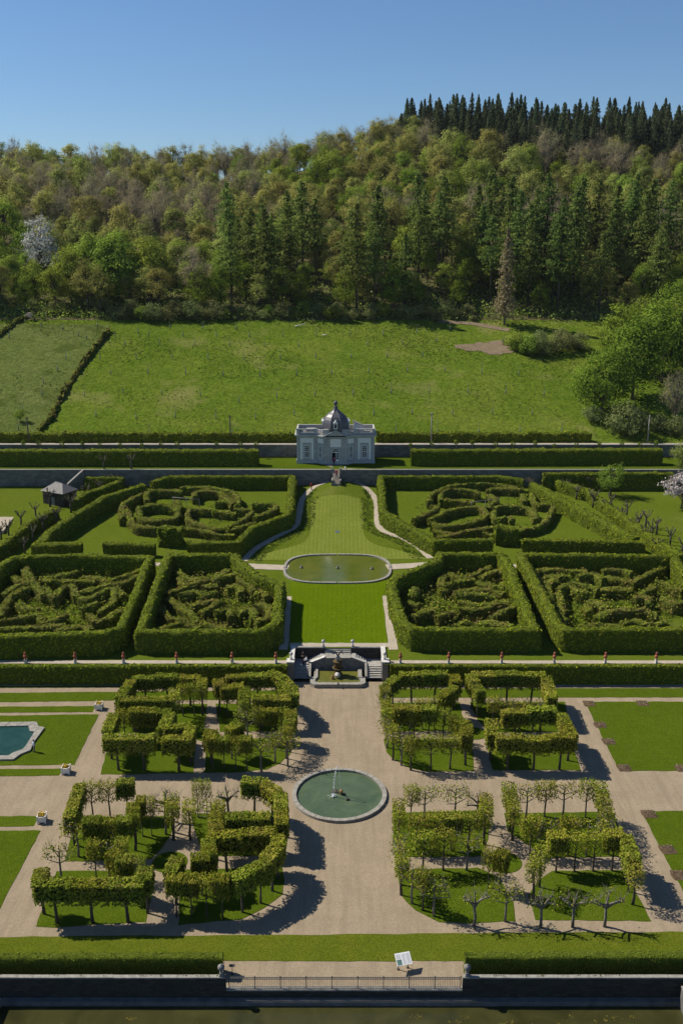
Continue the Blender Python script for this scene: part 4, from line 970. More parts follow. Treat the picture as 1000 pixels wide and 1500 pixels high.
# pilasters, panels
for x in (-2.35, -1.55, 1.55, 2.35): lp('pilaster', lambda b: (b.box(x - .24, x + .24, -2.24, -2.08, .703, 5.98), b.box(x - .3, x + .3, -2.28, -2.07, 5.6, 5.9)), 'pav_stone', loc=(0, 1, 0))
for x in (-8.35, -4.45, 4.45, 8.35): lp('pilaster', lambda b: b.box(x - .25, x + .25, -.1, .03, .703, 5.98), 'pav_stone')
lp('door_panel', lambda b: b.box(-1.2, 1.2, -2.16, -2.09, 3.9, 5.7), 'stucco', loc=(0, 1, 0))
WIN = MB()
def window(parent_rz, loc, w=1.1, z0=1.15, z1=4.1, panel=True, pw=2.9):
    """tall sash window with stone surround; local frame faces -y"""
    if panel: lp('wall_panel', lambda b: (b.box(-pw / 2, -w / 2 - .3, -.06, .01, .9, 5.7), b.box(w / 2 + .3, pw / 2, -.06, .01, .9, 5.7), b.box(-w / 2 - .3, w / 2 + .3, -.06, .01, z1 + .55, 5.7)), 'stucco', loc=loc, rz=parent_rz)
    wd = lp('window', lambda b: (b.box(-w / 2 - .28, -w / 2, -.11, .02, z0 - .2, z1 + .3), b.box(w / 2, w / 2 + .28, -.11, .02, z0 - .2, z1 + .3), b.box(-w / 2, w / 2, -.11, .02, z1, z1 + .3), b.box(-.16, .16, -.17, -.11, z1 - .02, z1 + .45), b.box(-w / 2 - .34, w / 2 + .34, -.18, .02, z0 - .35, z0 - .2)), 'pav_stone', loc=loc, rz=parent_rz)
    lp('pane', lambda b: b.box(-w / 2, w / 2, -.03, -.015, z0, z1), 'glass', parent=wd)
    def fr(b):
        for x in (-w / 2, w / 2 - .14): b.box(x, x + .14, -.075, -.032, z0, z1)
        for z in (z0, z1 - .14, (z0 + z1) / 2 - .06): b.box(-w / 2 + .14, w / 2 - .14, -.073, -.034, z, z + .14)
        for k in (1, 2): b.box(-w / 2 + .1 + k * (w - .2) / 3 - .03, -w / 2 + .1 + k * (w - .2) / 3 + .03, -.06, -.036, z0 + .09, z1 - .09)
        for k in range(1, 6):
            if k != 3: b.box(-w / 2 + .09, w / 2 - .09, -.058, -.038, z0 + k * (z1 - z0) / 6 - .03, z0 + k * (z1 - z0) / 6 + .03)
    lp('frame', fr, 'white_paint', parent=wd)
for s in (-1, 1):
    window(0, (s * 6.35, -.005, 0), 1.3)
    mx, my = s * (4.03 + 2.65) / 2, -.55
    window(s * math.atan2(1.1, 1.38), (mx + s * .004, my - .003, 0), 1.1, 1.15, 4.1, True, 1.7)
# upper stucco carved relief over the canted windows is left plain; arched door
def arch(b, r, y0, y1, z0, zc, t, n=12):
    pts = [(-r, z0)] + [(-r * math.cos(math.pi * k / n), zc + r * math.sin(math.pi * k / n)) for k in range(n + 1)] + [(r, z0)]
    R = r + t; po = [(-R, z0)] + [(-R * math.cos(math.pi * k / n), zc + R * math.sin(math.pi * k / n)) for k in range(n + 1)] + [(R, z0)]
    m = len(pts)
    for k in range(m - 1):
        v = [(*pts[k], ), (*pts[k + 1],), (*po[k + 1],), (*po[k],)]
        V = [(x, y, z) for y in (y0, y1) for x, z in v]
        b.add(V, [(0, 1, 2, 3), (7, 6, 5, 4), (0, 4, 5, 1), (2, 6, 7, 3), (1, 5, 6, 2), (3, 7, 4, 0)])
door = lp('door', lambda b: arch(b, .78, -2.3, -2.07, .1, 2.85, .3), 'pav_stone', loc=(0, 1, 0))
def disc(b, r, y, z0, zc, n=12):
    V = [(-r, y, z0)] + [(-r * math.cos(math.pi * k / n), y, zc + r * math.sin(math.pi * k / n)) for k in range(n + 1)] + [(r, y, z0)]
    b.add(V, [tuple(range(len(V) - 1, -1, -1))])
lp('doorway_shade', lambda b: disc(b, .78, -2.115, .1, 2.85), 'dark', parent=door)  # flat dark sheet: shade of the unlit room painted behind the open door
def fanl(b):
    arch(b, .66, -2.2, -2.13, 2.8, 2.85, .1); b.box(-.74, .74, -2.2, -2.13, 2.66, 2.79)
    for a in (45, 90, 135): b.tube([(0, -2.16, 2.8), (.68 * math.cos(math.radians(a)), -2.16, 2.85 + .66 * math.sin(math.radians(a)))], .025, 4)
    arch(b, .3, -2.19, -2.14, 2.8, 2.85, .05)
lp('fanlight', fanl, 'white_paint', parent=door)
def leaf(b):
    b.box(.02, .74, -2.19, -2.13, .12, 1.1); b.box(.02, .12, -2.19, -2.13, 1.1, 2.65); b.box(.64, .74, -2.19, -2.13, 1.1, 2.65); b.box(.35, .41, -2.18, -2.14, 1.1, 2.65)
    for z in (1.1, 1.6, 2.1, 2.58): b.box(.12, .64, -2.18, -2.135, z, z + .06)
lp('door_leaf', leaf, 'white_paint', parent=door)
lp('threshold', lambda b: (b.box(-1.3, 1.3, -3.0, -2.2, -.1, .1), b.box(-1.7, 1.7, -3.4, -3.0, -.1, .04)), 'grey_stone', loc=(0, 1, 0))
# dome
OCT = math.pi / 8
dome = lp('dome', lambda b: b.lathe([(2.95, 6.62), (3.0, 7.4), (3.05, 7.7), (3.03, 8.4), (2.93, 9.1), (2.7, 9.75), (2.3, 10.35), (1.75, 10.85), (1.15, 11.25), (.75, 11.6), (.5, 12.0), (.36, 12.5)], (0, 1.4, 0), 8, smooth=False, rot=OCT), 'slate', loc=None)
lp('rib', lambda b: [b.tube([(r * math.cos(a), 1.4 + r * math.sin(a), z) for r, z in ((3.06, 7.7), (3.04, 8.4), (2.94, 9.1), (2.71, 9.75), (2.31, 10.35), (1.76, 10.85), (1.16, 11.25), (.76, 11.6), (.51, 12.0), (.37, 12.5))], .055, 4) for a in [OCT + k * math.pi / 4 for k in range(8)]], 'lead', parent=dome)
lp('ball_finial', lambda b: b.lathe([(.34, 12.4), (.5, 12.45), (.3, 12.6), (.22, 12.8), (.4, 12.95), (.47, 13.25), (.4, 13.55), (.2, 13.7), (.03, 13.8)], (0, 1.4, 0), 12), 'slate', parent=dome)
for rz in (0, math.pi / 2, -math.pi / 2):
    dm = lp('dormer', lambda b: (b.box(-.42, .42, -3.05, -2.4, 8.0, 9.3), b.add([(x, y, z) for y in (-3.12, -2.2) for x, z in ((-.52, 9.3), (.52, 9.3), (0, 9.75))], [(0, 1, 2), (5, 4, 3), (0, 2, 5, 3), (1, 4, 5, 2), (0, 3, 4, 1)]), b.ball((0, -2.75, 9.9), .12)), 'white_paint', parent=dome, loc=(0, 1.4, 0), rz=rz)
    lp('pane', lambda b: b.box(-.27, .27, -3.062, -3.052, 8.2, 9.1), 'glass', parent=dome, loc=(0, 1.4, 0), rz=rz)
lp('roof_hatch', lambda b: b.add([(x, y, z) for y in (2.2, 3.6) for x, z in ((3.95, 6.63), (6.2, 6.63), (6.2, 7.9), (3.95, 8.9))], [(0, 1, 2, 3), (7, 6, 5, 4), (3, 2, 6, 7), (0, 3, 7, 4), (1, 5, 6, 2)]), 'stucco')
lp('hatch_roof', lambda b: b.add([(x, y, z) for y in (2.0, 3.8) for x, z in ((3.75, 8.99), (6.4, 7.81), (6.4, 7.93), (3.75, 9.11))], [(0, 1, 2, 3), (7, 6, 5, 4), (3, 2, 6, 7), (0, 4, 5, 1), (0, 3, 7, 4), (1, 5, 6, 2)]), 'lead')
lp('roof_hatch', lambda b: b.box(-6.5, -4.6, 2.6, 4.4, 6.63, 7.2), 'lead')
# steps through the terrace wall
xs0, xs1 = XG0 + .02, XG1 - .02
gs = empty('wall_steps', ((xs0 + xs1) / 2, 200, 8.2), 'narrow pale stone steps through the wall below the pavilion', 'stair')
zb, ytop = 8.3, 201.3
for i in range(14):
    b = MB(); b.box(xs0, xs1, 197.6 + i * .265, ytop, 7.5, 8.36 + (i + 1) * .168); b.build('step', M['path'], gs)
for s, x in ((-1, xs0 - .16), (1, xs1 + .16)):
    b = MB(); b.box(x - .15, x + .15, 197.4, 200.58, 7.2, 9.4 if False else 9.2); b.build('side_wall', M['grey_stone'], gs)
    b = MB(); b.box(x - .17, x + .17, 200.4, 201.0, 9.25, 11.15); b.build('gate_pillar', M['rim'], gs)

# slate roofed outbuilding at the alley
hb = P(85, 741)
hx, hy, hz = hb[0], hb[1] + 2, gz(hb[0], hb[1])
hut = empty('garden_house', (hx, hy, hz), 'small stone garden house with a grey hipped slate roof beside the alley', 'building', rz=math.radians(-28))
lp('wall', lambda b: b.box(-3.4, 3.4, -2.4, 2.4, -.5, 3.4), 'dark_wall', hut)
hut.scale = (.82, .82, .85)
lp('roof', lambda b: b.add([(-3.8, -2.8, 3.35), (3.8, -2.8, 3.35), (3.8, 2.8, 3.35), (-3.8, 2.8, 3.35), (-1.2, 0, 5.2), (1.2, 0, 5.2)], [(0, 1, 5, 4), (1, 2, 5), (2, 3, 4, 5), (3, 0, 4), (3, 2, 1, 0)]), 'roof_slate', hut)
lp('ridge', lambda b: b.tube([(-1.25, 0, 5.22), (1.25, 0, 5.22)], .09, 6), 'lead', hut)
hd = lp('door', lambda b: b.box(-.5, .5, -2.46, -2.39, 0, 2.1), 'pole_wood', hut); lp('window', lambda b: b.box(1.4, 2.2, -2.45, -2.39, 1.2, 2.2), 'glass', hut)
q0, q1 = P(100, 718), P(124, 700)
gw = empty('ramp_wall', (q0[0], q0[1], gz(*q0)), 'sloping stone ramp wall from the garden house up to the terrace wall', 'wall')
b = MB(); d = Vector((q1[0] - q0[0], 200.4 - q0[1])); nn = Vector((-d.y, d.x)).normalized() * .35
pp = [(q0[0] - nn.x, q0[1] - nn.y), (q1[0] - nn.x, 200.4 - nn.y), (q1[0] + nn.x, 200.4 + nn.y), (q0[0] + nn.x, q0[1] + nn.y)]
b.prism(pp, 5.5, [8.2, 10.75, 10.75, 8.2]); b.build('masonry', M['wall_stone'], gw)
b = MB(); b.prism(pp, [8.203, 10.753, 10.753, 8.203], [8.33, 10.88, 10.88, 8.33]); b.build('coping', M['roof_slate'], gw)
tag(sheet('paved_patch', [P(-30, 782), P(6, 782), P(21, 757), P(-30, 757)], M['path'], gz(*P(6, 770)) + .35, .6))

# ==================================================================== TREES: prototypes
def unit(v): return v / (np.linalg.norm(v, axis=1)[:, None] + 1e-9)
def limb_set(b, base_z, tips, r0, mi=0, n=4, bend=.2):
    for t in tips:
        t = np.array(t, float); m = np.array([t[0] * .45, t[1] * .45, base_z + (t[2] - base_z) * .62]) + rng.normal(0, bend * .5, 3)
        b.tube([(0, 0, base_z), tuple(m), tuple(t)], [r0, r0 * .65, r0 * .2], n, mi)
def broad_proto(H, R, kind, seed, low=None):
    """spreading tree: trunk mesh and crown mesh; R crown radius"""
    global rng
    rng = np.random.default_rng(seed)
    leaf = {'fresh': 'fresh_leaf', 'olive': 'olive_leaf', 'brown': 'brown_leaf', 'wblossom': 'white_blossom', 'blossom': 'blossom', 'shrub': 'shrub_leaf', 'green': 'green_leaf'}[kind]
    bm_ = 'bark' if kind != 'brown' else 'pale_bark'
    z0 = H * (.16 if kind in ('fresh', 'shrub') else .24)
    if low is not None: z0 = H * low
    ncl = int(24 + R * 5 + (18 if low is not None else 0))
    # clump centres fill an egg shape, more on the outside
    d = unit(rng.normal(0, 1, (ncl, 3))); rad = rng.uniform(.45, .92, (ncl, 1))
    cz = (z0 + H) / 2; c = d * rad * np.array([R, R, (H - z0) * .5]); c[:, 2] += cz
    keep = c[:, 2] > z0 * .9; c = c[keep]
    top = 1 - .35 * np.clip((c[:, 2] - cz) / (H - cz), 0, 1); c[:, :2] *= top[:, None]
    tr = MB(); tr.tube([(0, 0, -.8), (.1, .05, H * .25), (.05, -.1, H * .5), (0, 0, H * .78)], [H * .017 + .05, H * .013 + .04, H * .009, .04], 6)
    for p in c[::1 if kind == 'brown' else 2]:
        zb = max(H * .2, min(H * .6, p[2] * .6)); m = (p[0] * .5, p[1] * .5, zb + (p[2] - zb) * .6)
        tr.tube([(0, 0, zb), m, tuple(p)], [H * .006 + .02, H * .004 + .015, .015], 4)
    cr = MB()
    per = {'fresh': 58, 'olive': 54, 'brown': 12, 'wblossom': 36, 'blossom': 36, 'shrub': 40, 'green': 40}[kind]
    for p in c:
        cl = R * rng.uniform(.22, .38); k = int(per * rng.uniform(.7, 1.3) * (1.9 if R > 7 else 1))
        o = unit(rng.normal(0, 1, (k, 3))) * (rng.random((k, 1)) ** .45) * cl * np.array([1.1, 1.1, .75])
        sz = rng.uniform(.075, .135, k) * R * (.75 if kind == 'brown' else 1) ; sz = np.clip(sz, .18, .66)
        cr.cards(p + o, o + (p - [0, 0, cz]) * .3 + [0, 0, .3 * R * .3], sz, 0, .8, .38)
        if kind in ('brown', 'olive', 'wblossom'):
            for _ in range(22 if kind == 'brown' else 4):
                e = p + rng.normal(0, cl * .9, 3); e[2] += cl * .5
                v = e - p; w = np.cross(v, rng.normal(0, 1, 3)); w = w / (np.linalg.norm(w) + 1e-9) * .035 * (R / 5)
                cr.add([tuple(p - w), tuple(p + w), tuple(e)], [(0, 1, 2)], 0)
    return tr.mesh('trunk', M[bm_]), cr.mesh('crown', M[leaf])
def conifer_proto(H, R, start, mat, seed, bark='bark', dense_=1.0, droop=.25, gaps=0.0, pw=.8):
    global rng
    rng = np.random.default_rng(seed)
    tr = MB(); tr.tube([(0, 0, -1), (.05, 0, H * .4), (0, .05, H * .8), (0, 0, H)], [H * .011 + .06, H * .009 + .03, H * .004, .02], 6)
    cr = MB(); z = start * H; C_, D_, S_ = [], [], []
    while z < H * .985:
        t = (z - start * H) / (H * (1 - start)); r = 1.22 * R * (1 - t) ** (pw if not gaps else .6) * rng.uniform(.7, 1.15)
        if t < .15: r *= .55 + 3 * t
        nb = max(3, int(rng.integers(5, 8) * dense_)); a0 = rng.random() * 6.28
        for k in range(nb):
            a = a0 + 6.28 * k / nb + rng.normal(0, .2); L = r * rng.uniform(.65, 1.12)
            if rng.random() < gaps: continue
            if gaps: L *= rng.uniform(.6, 1.2)
            m = max(2, int(L / .55))
            for j in range(m):
                f = (j + .6) / m; x = L * f
                for _ in range(1 + int(2.4 * f + rng.random())):
                    la = rng.normal(0, .16 + .1 / (.3 + f)) * .9
                    C_.append((x * math.cos(a + la), x * math.sin(a + la), z + L * .18 * f - droop * L * f * f + rng.normal(0, .16)))
                    D_.append((.35 * math.cos(a), .35 * math.sin(a), 1)); S_.append(rng.uniform(.5, .85) * (1.1 - .4 * f))
            if rng.random() < .4: tr.tube([(0, 0, z), (L * .8 * math.cos(a), L * .8 * math.sin(a), z - droop * L * .5)], [.05, .015], 3)
        z += (.55 + .35 * (1 - t)) * rng.uniform(.7, 1.3) * (H / 26) ** .5
    cr.cards(np.array(C_), np.array(D_), np.array(S_) * 1.35, 0, .9, .8)
    C2 = np.array(C_); k2 = rng.random(len(C2)) < .5; cr.cards(C2[k2] - [0, 0, .35], np.array(D_)[k2] * [3, 3, .2], np.array(S_)[k2] * 1.2, 0, 1.2, .4)
    cr.cards(np.array([[0, 0, H - .2], [0, 0, H - .6], [.1, 0, H - 1.0]]), np.tile([1., 0, 0], (3, 1)), [.3, .45, .5], 0, 1.6, .2)
    return tr.mesh('trunk', M[bark]), cr.mesh('crown', M[mat])
def plant(name, proto, x, y, z, rz, s, label, cat='tree', group=None, sz=None):
    r = empty(name, (x, y, z), label, cat, group, rz); r.scale = (s, s, sz or s)
    inst('trunk', proto[0], r); inst('crown', proto[1], r); return r

FRESH = [broad_proto(18, 6.2, 'fresh', 100 + i) for i in range(3)] + [broad_proto(18, 6.2, 'green', 104 + i, .1) for i in range(3)]
OLIVE = [broad_proto(19, 6.0, 'olive', 120 + i) for i in range(5)]
BROWN = [broad_proto(19, 5.6, 'brown', 140 + i) for i in range(4)]
FIRS = [conifer_proto(29, 6.2, (.25, .33, .4, .3, .22)[i], 'fir_leaf', 160 + i, gaps=.32) for i in range(5)] + [conifer_proto(26, 6.0, .12, 'fir_leaf', 170 + i, gaps=.22) for i in range(2)]
SPRUCE = [conifer_proto(23, 5.6, .06, 'spruce_leaf', 180 + i, dense_=1.15, droop=.3, pw=.72) for i in range(5)]
LARCH = [conifer_proto(29, 4.4, .1, 'larch_leaf', 190, 'pale_bark', .85)]
SHRUB = [broad_proto(4.2, 2.6, 'shrub', 200 + i, 0.0) for i in range(3)]
GSHRUB = [broad_proto(4.5, 2.8, 'fresh', 210 + i, 0.0) for i in range(2)]
WALL_TREE = [broad_proto(18, 7.2, 'fresh', 230 + i, .03) for i in range(3)]
WBL = [broad_proto(19, 5.5, 'wblossom', 220)]
BLS = [broad_proto(8, 4.6, 'blossom', 221)]

# ==================================================================== THE WOOD
rng = np.random.default_rng(77); random.seed(77)
def side(px): return 'pool side of the pavilion' if px < 440 else ('behind the pavilion' if px < 560 else 'bed side of the pavilion')
CNT = {}
def wood(kind, x, y, s, sz=None):
    z = gz(x, y); px, py = proj(x, y, z + 6)
    lvl = 'at the hill foot' if y < 330 else ('low on the hill' if y < 365 else ('half way uphill' if y < 400 else ('high uphill' if y < 455 else 'on the ridge')))
    nm, pr, lab = {'olive': ('broadleaf_tree', OLIVE, 'olive tree in thin leaf'), 'fresh': ('leafy_tree', FRESH, 'bright green tree'), 'brown': ('bare_tree', BROWN, 'grey bare tree'),
        'fir': ('fir_tree', FIRS, 'tall dark fir'), 'spruce': ('spruce_tree', SPRUCE, 'dark spruce')}[kind]
    CNT[nm] = CNT.get(nm, 0) + 1
    o = plant(nm, random.choice(pr), x, y, z, random.random() * 6.28, s, lab, 'tree', lab + 's of the wooded hill', sz)
    zone = 'rough field' if px < 160 else 'orchard' if px < 430 else 'pavilion' if px < 550 else 'orchard end' if px < 680 else 'bare earth' if px < 850 else 'light shrub'
    WOODS.append((px, f'{lab} {lvl} above the {zone}', o))
WOODS = []
def inview(x, y, m=14): return abs(x) < .357 * (y * CP + 20) + m
# front firs
y = 295
taken = [(P(738, 474)[0], P(738, 474)[1]), (P(725, 470)[0], P(725, 470)[1]), (P(751, 472)[0], P(751, 472)[1]), (P(738, 466)[0], P(738, 466)[1] + 3)]
def far(x, y, d):
    for q in taken:
        if (q[0] - x) ** 2 + (q[1] - y) ** 2 < d * d: return False
    return True
tries = 0
while tries < 900 and len(taken) < 66:
    tries += 1
    y = random.uniform(297, 336); x = random.uniform(-50, 145)
    px, _ = proj(x, y, gz(x, y))
    if px < 235 or not inview(x, y, 8) or not far(x, y, 5.2): continue
    if px < 330 and random.random() < .6: continue
    if px < 700 and y > 322 and random.random() < .5: continue
    taken.append((x, y)); wood('fir', x, y, random.uniform(.8, 1.18))
# named big ones at the left edge and the pale larch
def at(px, py): c = P(px, py); return c[0], c[1], gz(*c)
for px, py, s, lab in ((95, 458, 1.0, 'bright yellow green leafy tree at the foot of the wood above the rough field'), (165, 456, 1.25, 'huge rounded bright green tree at the foot of the wood'), (215, 455, 1.15, 'broad bright green tree with a shaded lower side at the wood edge'), (128, 450, 1.2, 'bright green tree squeezed behind the rounded one at the wood edge'), (40, 452, .75, 'smaller yellow green tree above the rough field corner'), (10, 450, .8, 'dull green tree at the edge of the picture above the rough field')):
    x, y, z = at(px, py); y += 9; taken.append((x, y)); plant('leafy_tree', random.choice(WALL_TREE), x, y, gz(x, y), random.random() * 6, s, lab, 'tree', 'leafy trees at the wood edge')
x, y, z = at(52, 440); y += 10; taken += [(x, y), (x - 3, y - 6), (x + 3, y - 6), (x - 4, y - 1), (x + 4, y - 1)]; plant('blossom_tree', WBL[0], x, y, gz(x, y), 0, 1.35, 'tall greyish white blossoming tree at the wood edge above the rough field', 'tree')
x, y, z = at(738, 476); taken.append((x, y)); plant('larch_tree', LARCH[0], x, y, gz(x, y), 0, .98, 'pale beige larch standing among the dark firs', 'tree')
for px, py, s in ((285, 458, 1.05), (560, 455, .7)): x, y, z = at(px, py); y += 3; taken.append((x, y)); plant('bare_tree', BROWN[1], x, y, gz(x, y), px, s, f'thin brown bare tree at the wood edge {"beside the fallen branches" if px < 400 else "between dark firs"}', 'tree')
# spruces on the ridge
tr_ = 0; sp = []
while tr_ < 9000 and len(sp) < 270:
    tr_ += 1
    x = random.uniform(8, 195); y = random.uniform(420, 486)
    px, _ = proj(x, y, gz(x, y))
    lim = 452 + 12 * math.sin(x / 17) + (8 if px < 640 else 0) - .2 * max(0, x - 50)
    if px < 585 or y < lim or not inview(x, y, 6): continue
    if any((q[0] - x) ** 2 + (q[1] - y) ** 2 < 3.1 ** 2 for q in sp): continue
    sp.append((x, y)); wood('spruce', x, y, random.uniform(.6, 1.0), random.uniform(.68, 1.15))
# broadleaved hill
yy = 300.0
while yy < 500:
    sp_ = 8.6 + (yy - 300) * .008 if yy < 430 else 8.0
    xx = -(.357 * (yy * CP + 20) + 12)
    while xx < .357 * (yy * CP + 20) + 12:
        x, y = xx + random.uniform(-3.2, 3.2), yy + random.uniform(-3.2, 3.2); xx += sp_
        if not far(x, y, 3.2 if (y < 336 and xx > -60) else 5.5): continue
        px, py = proj(x, y, gz(x, y) + 8)
        if px > 600 and y > 458 + 10 * math.sin(x / 17) - .2 * max(0, x - 50) and not (px < 640 and y < 485): continue
        low = y < 336 and px > 235
        n_ = math.sin(x / 26 + 1.3) + math.sin(y / 21 + x / 50) + random.gauss(0, .8)
        if y < 345 and px < 235: kind = 'fresh' if n_ > -.3 else 'olive'
        elif py > 250 and px > 500 and n_ > .1: kind = 'fresh' if random.random() < .55 else 'olive'
        elif n_ < -.85: kind = 'brown'
        elif n_ > .95: kind = 'fresh'
        else: kind = 'olive'
        if y > 440 and px < 600 and random.random() < .3: kind = 'brown'
        if low: kind = random.choice(('fresh', 'fresh', 'olive'))
        wood(kind, x, y, random.uniform(.5, .85) if low else random.choice((random.uniform(.55, .85), random.uniform(.75, 1.15))) * (.92 if y > 440 else 1))
    yy += sp_ * .95
for i in range(52):
    x = -185 + 375 * i / 52 + random.uniform(-2, 2); y = random.uniform(476, 490)
    if proj(x, y, gz(x, y))[0] < 650: wood(random.choice(('olive', 'olive', 'brown')), x, y, random.uniform(.5, .75))
seen_ = {}
for px, lab, o in sorted(WOODS, key=lambda w: w[0]):
    seen_[lab] = seen_.get(lab, 0) + 1
    o['label'] = f'{lab}, {ordw(seen_[lab] - 1)} from the left'.replace('olive tree in thin leaf', 'olive green tree')
print('WOOD', CNT)
# undergrowth and shrubs of the wood edge
b = MB()
for _ in range(4200):
    y = 292.5 + abs(random.gauss(0, 1)) * 22; x = random.uniform(-130, 150)
    if not inview(x, y, 5): continue
    k = 10; rr_ = random.uniform(.8, 2.4); c = np.array([x, y, gz(x, y) + rr_ * .4]) + rng.normal(0, (rr_, rr_ * .7, rr_ * .45), (k, 3))
    b.cards(c, np.tile([0, -.2, 1.], (k, 1)), rng.uniform(.45, .95, k), random.choice((0, 1, 1, 2)), .9, .8)
tag(b.build('undergrowth', [M['fir_leaf'], M['fresh_leaf'], M['shrub_leaf']]), kind='stuff')
b = MB()
for _ in range(900):
    px = random.uniform(-10, 700); c0 = P(px, 466 if px > 160 else 452, 0); x, y = c0[0], c0[1] + random.uniform(-1.5, 4)
    k = 7; rr_ = random.uniform(.3, .8); c = np.array([x, y, gz(x, y) + rr_ * .4]) + rng.normal(0, (rr_ * 1.5, rr_, rr_ * .4), (k, 3))
    b.cards(c, np.tile([0, 0, 1.], (k, 1)), rng.uniform(.25, .6, k), random.choice((0, 1, 1)), .9, .8)
tag(b.build('rank_grass', [M['fresh_leaf'], M['shrub_leaf']]), kind='stuff')
k_ = 0
for px in list(range(4, 235, 16)) + list(range(238, 700, 13)):
    qx, qy = px + random.uniform(-5, 5), (456 if px < 160 else 470) + random.uniform(-9, 1)
    x, y, z = at(qx, qy); pr = random.choice(SHRUB + SHRUB + GSHRUB)
    plant('shrub', pr, x, y, z - .3, random.random() * 6, random.uniform(.55, 1.25) * (1.25 if 150 < px < 340 else 1), f'grey green shrub at the foot of the wood, {ordw(k_)} from the rough field corner' if k_ < 30 else f'grey green shrub under the firs, {ordw(k_ - 30)} towards the bare earth', 'shrub', 'shrubs along the wood edge'); k_ += 1
# ==================================================================== BOSQUETS of clipped limes
rng = np.random.default_rng(301)
LB, DB, ZB0, ZB1 = 3.0, 1.3, 2.2, 4.35          # crown box of one pleached tree
def lime_proto(kind, seed):
    global rng
    rng = np.random.default_rng(seed)
    tr = MB(); j = rng.normal(0, .06, 4)
    tr.tube([(0, 0, -.2), (j[0], j[1], .9), (j[2], j[3], 2.0), (0, 0, 2.6)], [.17, .13, .12, .10] if kind != 's' else [.14, .11, .09, .08], 7)
    arms = []
    if kind in 'dms':
        for s in (-1, 1):
            for z in ((2.2, 2.9, 3.5) if kind != 'd' else (2.4, 3.2)):
                e = (s * rng.uniform(1.0, 1.5), rng.normal(0, .4), z + rng.uniform(.05, .35)); arms.append(e)
                tr.tube([(0, 0, z - .3), (e[0] * .5, e[1] * .5, z + .02), e], [.06, .05, .025], 4)
        tr.tube([(0, 0, 2.4), (.05, .05, 3.2), (0, 0, 4.0)], [.09, .06, .03], 5)
    else:   # bare pollard: thick gnarled arms with knuckles
        for s in (-1, 1):
            for z in (2.3, 2.6):
                e = (s * rng.uniform(.9, 1.5), rng.normal(0, .4), z + rng.uniform(.15, .7)); m = (e[0] * .5, e[1] * .5 + rng.normal(0, .1), z + .1); arms.append(e)
                tr.tube([(0, 0, z - .35), m, e], [.11, .085, .06], 5); tr.ball(e, .11, 0, 6, 4)
        for _ in range(2):
            e = (rng.normal(0, .3), rng.normal(0, .5), rng.uniform(3.0, 3.5)); arms.append(e); tr.tube([(0, 0, 2.3), e], [.1, .05], 5); tr.ball(e, .1, 0, 6, 4)
    if kind in 'sb':
        for e in arms:
            for _ in range(5 if kind == 's' else 7):
                f = rng.uniform(.45, 1.0); p = np.array(e) * [f, f, 1] ; q = p + rng.normal(0, (.3, .3, .15), 3) + [0, 0, rng.uniform(.35, .95)]
                tr.tube([tuple(p), tuple((p + q) / 2 + rng.normal(0, .05, 3)), tuple(q)], [.022, .016, .008], 3, cap=False)
    cr = MB(); H = ZB1 - ZB0
    def shell(n, sz, depth, spread=1.0):
        f = rng.choice(6, n, p=np.array([.24, .24, .12, .12, .22, .06]))
        u, v = rng.uniform(-.5, .5, n), rng.uniform(-.5, .5, n); c = np.zeros((n, 3)); nn = np.zeros((n, 3))
        dp = np.abs(rng.normal(0, depth, n)) - .05
        for k, (ax, sg) in enumerate(((1, -1), (1, 1), (0, -1), (0, 1), (2, 1), (2, -1))):
            m = f == k; oth = [a for a in (0, 1, 2) if a != ax]; dim = [LB, DB, H]
            c[m, ax] = sg * (dim[ax] / 2 - dp[m]); c[m, oth[0]] = u[m] * dim[oth[0]]; c[m, oth[1]] = v[m] * dim[oth[1]]; nn[m, ax] = sg
        lump = .05 * np.sin(c[:, 0] * 4 + seed) + .05 * np.sin(c[:, 2] * 5 + c[:, 1] * 3 + seed)
        c += nn * lump[:, None]; nn[:, 2] += .3; c[:, 2] += ZB0 + H / 2
        cut = (c[:, 2] < ZB0 + .35 + .3 * np.sin(c[:, 0] * 3 + seed)) & (rng.random(n) < .6)
        cr.cards(c[~cut], nn[~cut], rng.uniform(*sz, n)[~cut], 0, .9, .48)
    if kind == 'd':
        shell(1900, (.17, .30), .16)
        x_, y_, z_ = LB * .47, DB * .36, .62; cr.box(-x_, x_, -y_, y_, ZB0 + .45, ZB1 - .28, 1)  # dark box added inside the crown to block light
    elif kind == 'm':
        shell(900, (.15, .27), .34)
    elif kind == 's':
        n = 330; c = np.stack([rng.uniform(-1.65, 1.65, n), rng.normal(0, .5, n), ZB0 + .3 + (ZB1 - ZB0 - .6) * rng.random(n)], 1)
        cr.cards(c, np.tile([0, 0, .6], (n, 1)), rng.uniform(.14, .27, n), 0, .9, .8)
    else:
        n = 110; c = np.array([np.array(arms[rng.integers(len(arms))]) + rng.normal(0, .3, 3) for _ in range(n)])
        cr.cards(c, np.tile([0, 0, .6], (n, 1)), rng.uniform(.10, .2, n), 0, .9, .8)
    return tr.mesh('trunk', M['pale_bark' if kind in 'bs' else 'bark']), cr.mesh('crown', [M['lime_leaf'], M['lime_shade_core']])
LIME = {k: [lime_proto(k, 310 + 10 * i + q) for q in range(n)] for i, (k, n) in enumerate((('d', 5), ('m', 4), ('s', 4), ('b', 4)))}
rng = np.random.default_rng(400); random.seed(400)
KW = {'d': 'dense clipped', 'm': 'half leafy', 's': 'thin sparse', 'b': 'bare gnarled'}
BQ = {'UL': 'rear bosquet, pool side', 'UR': 'rear bosquet, bed side', 'LL': 'front bosquet, pool side', 'LR': 'front bosquet, bed side'}
NTREE = 0
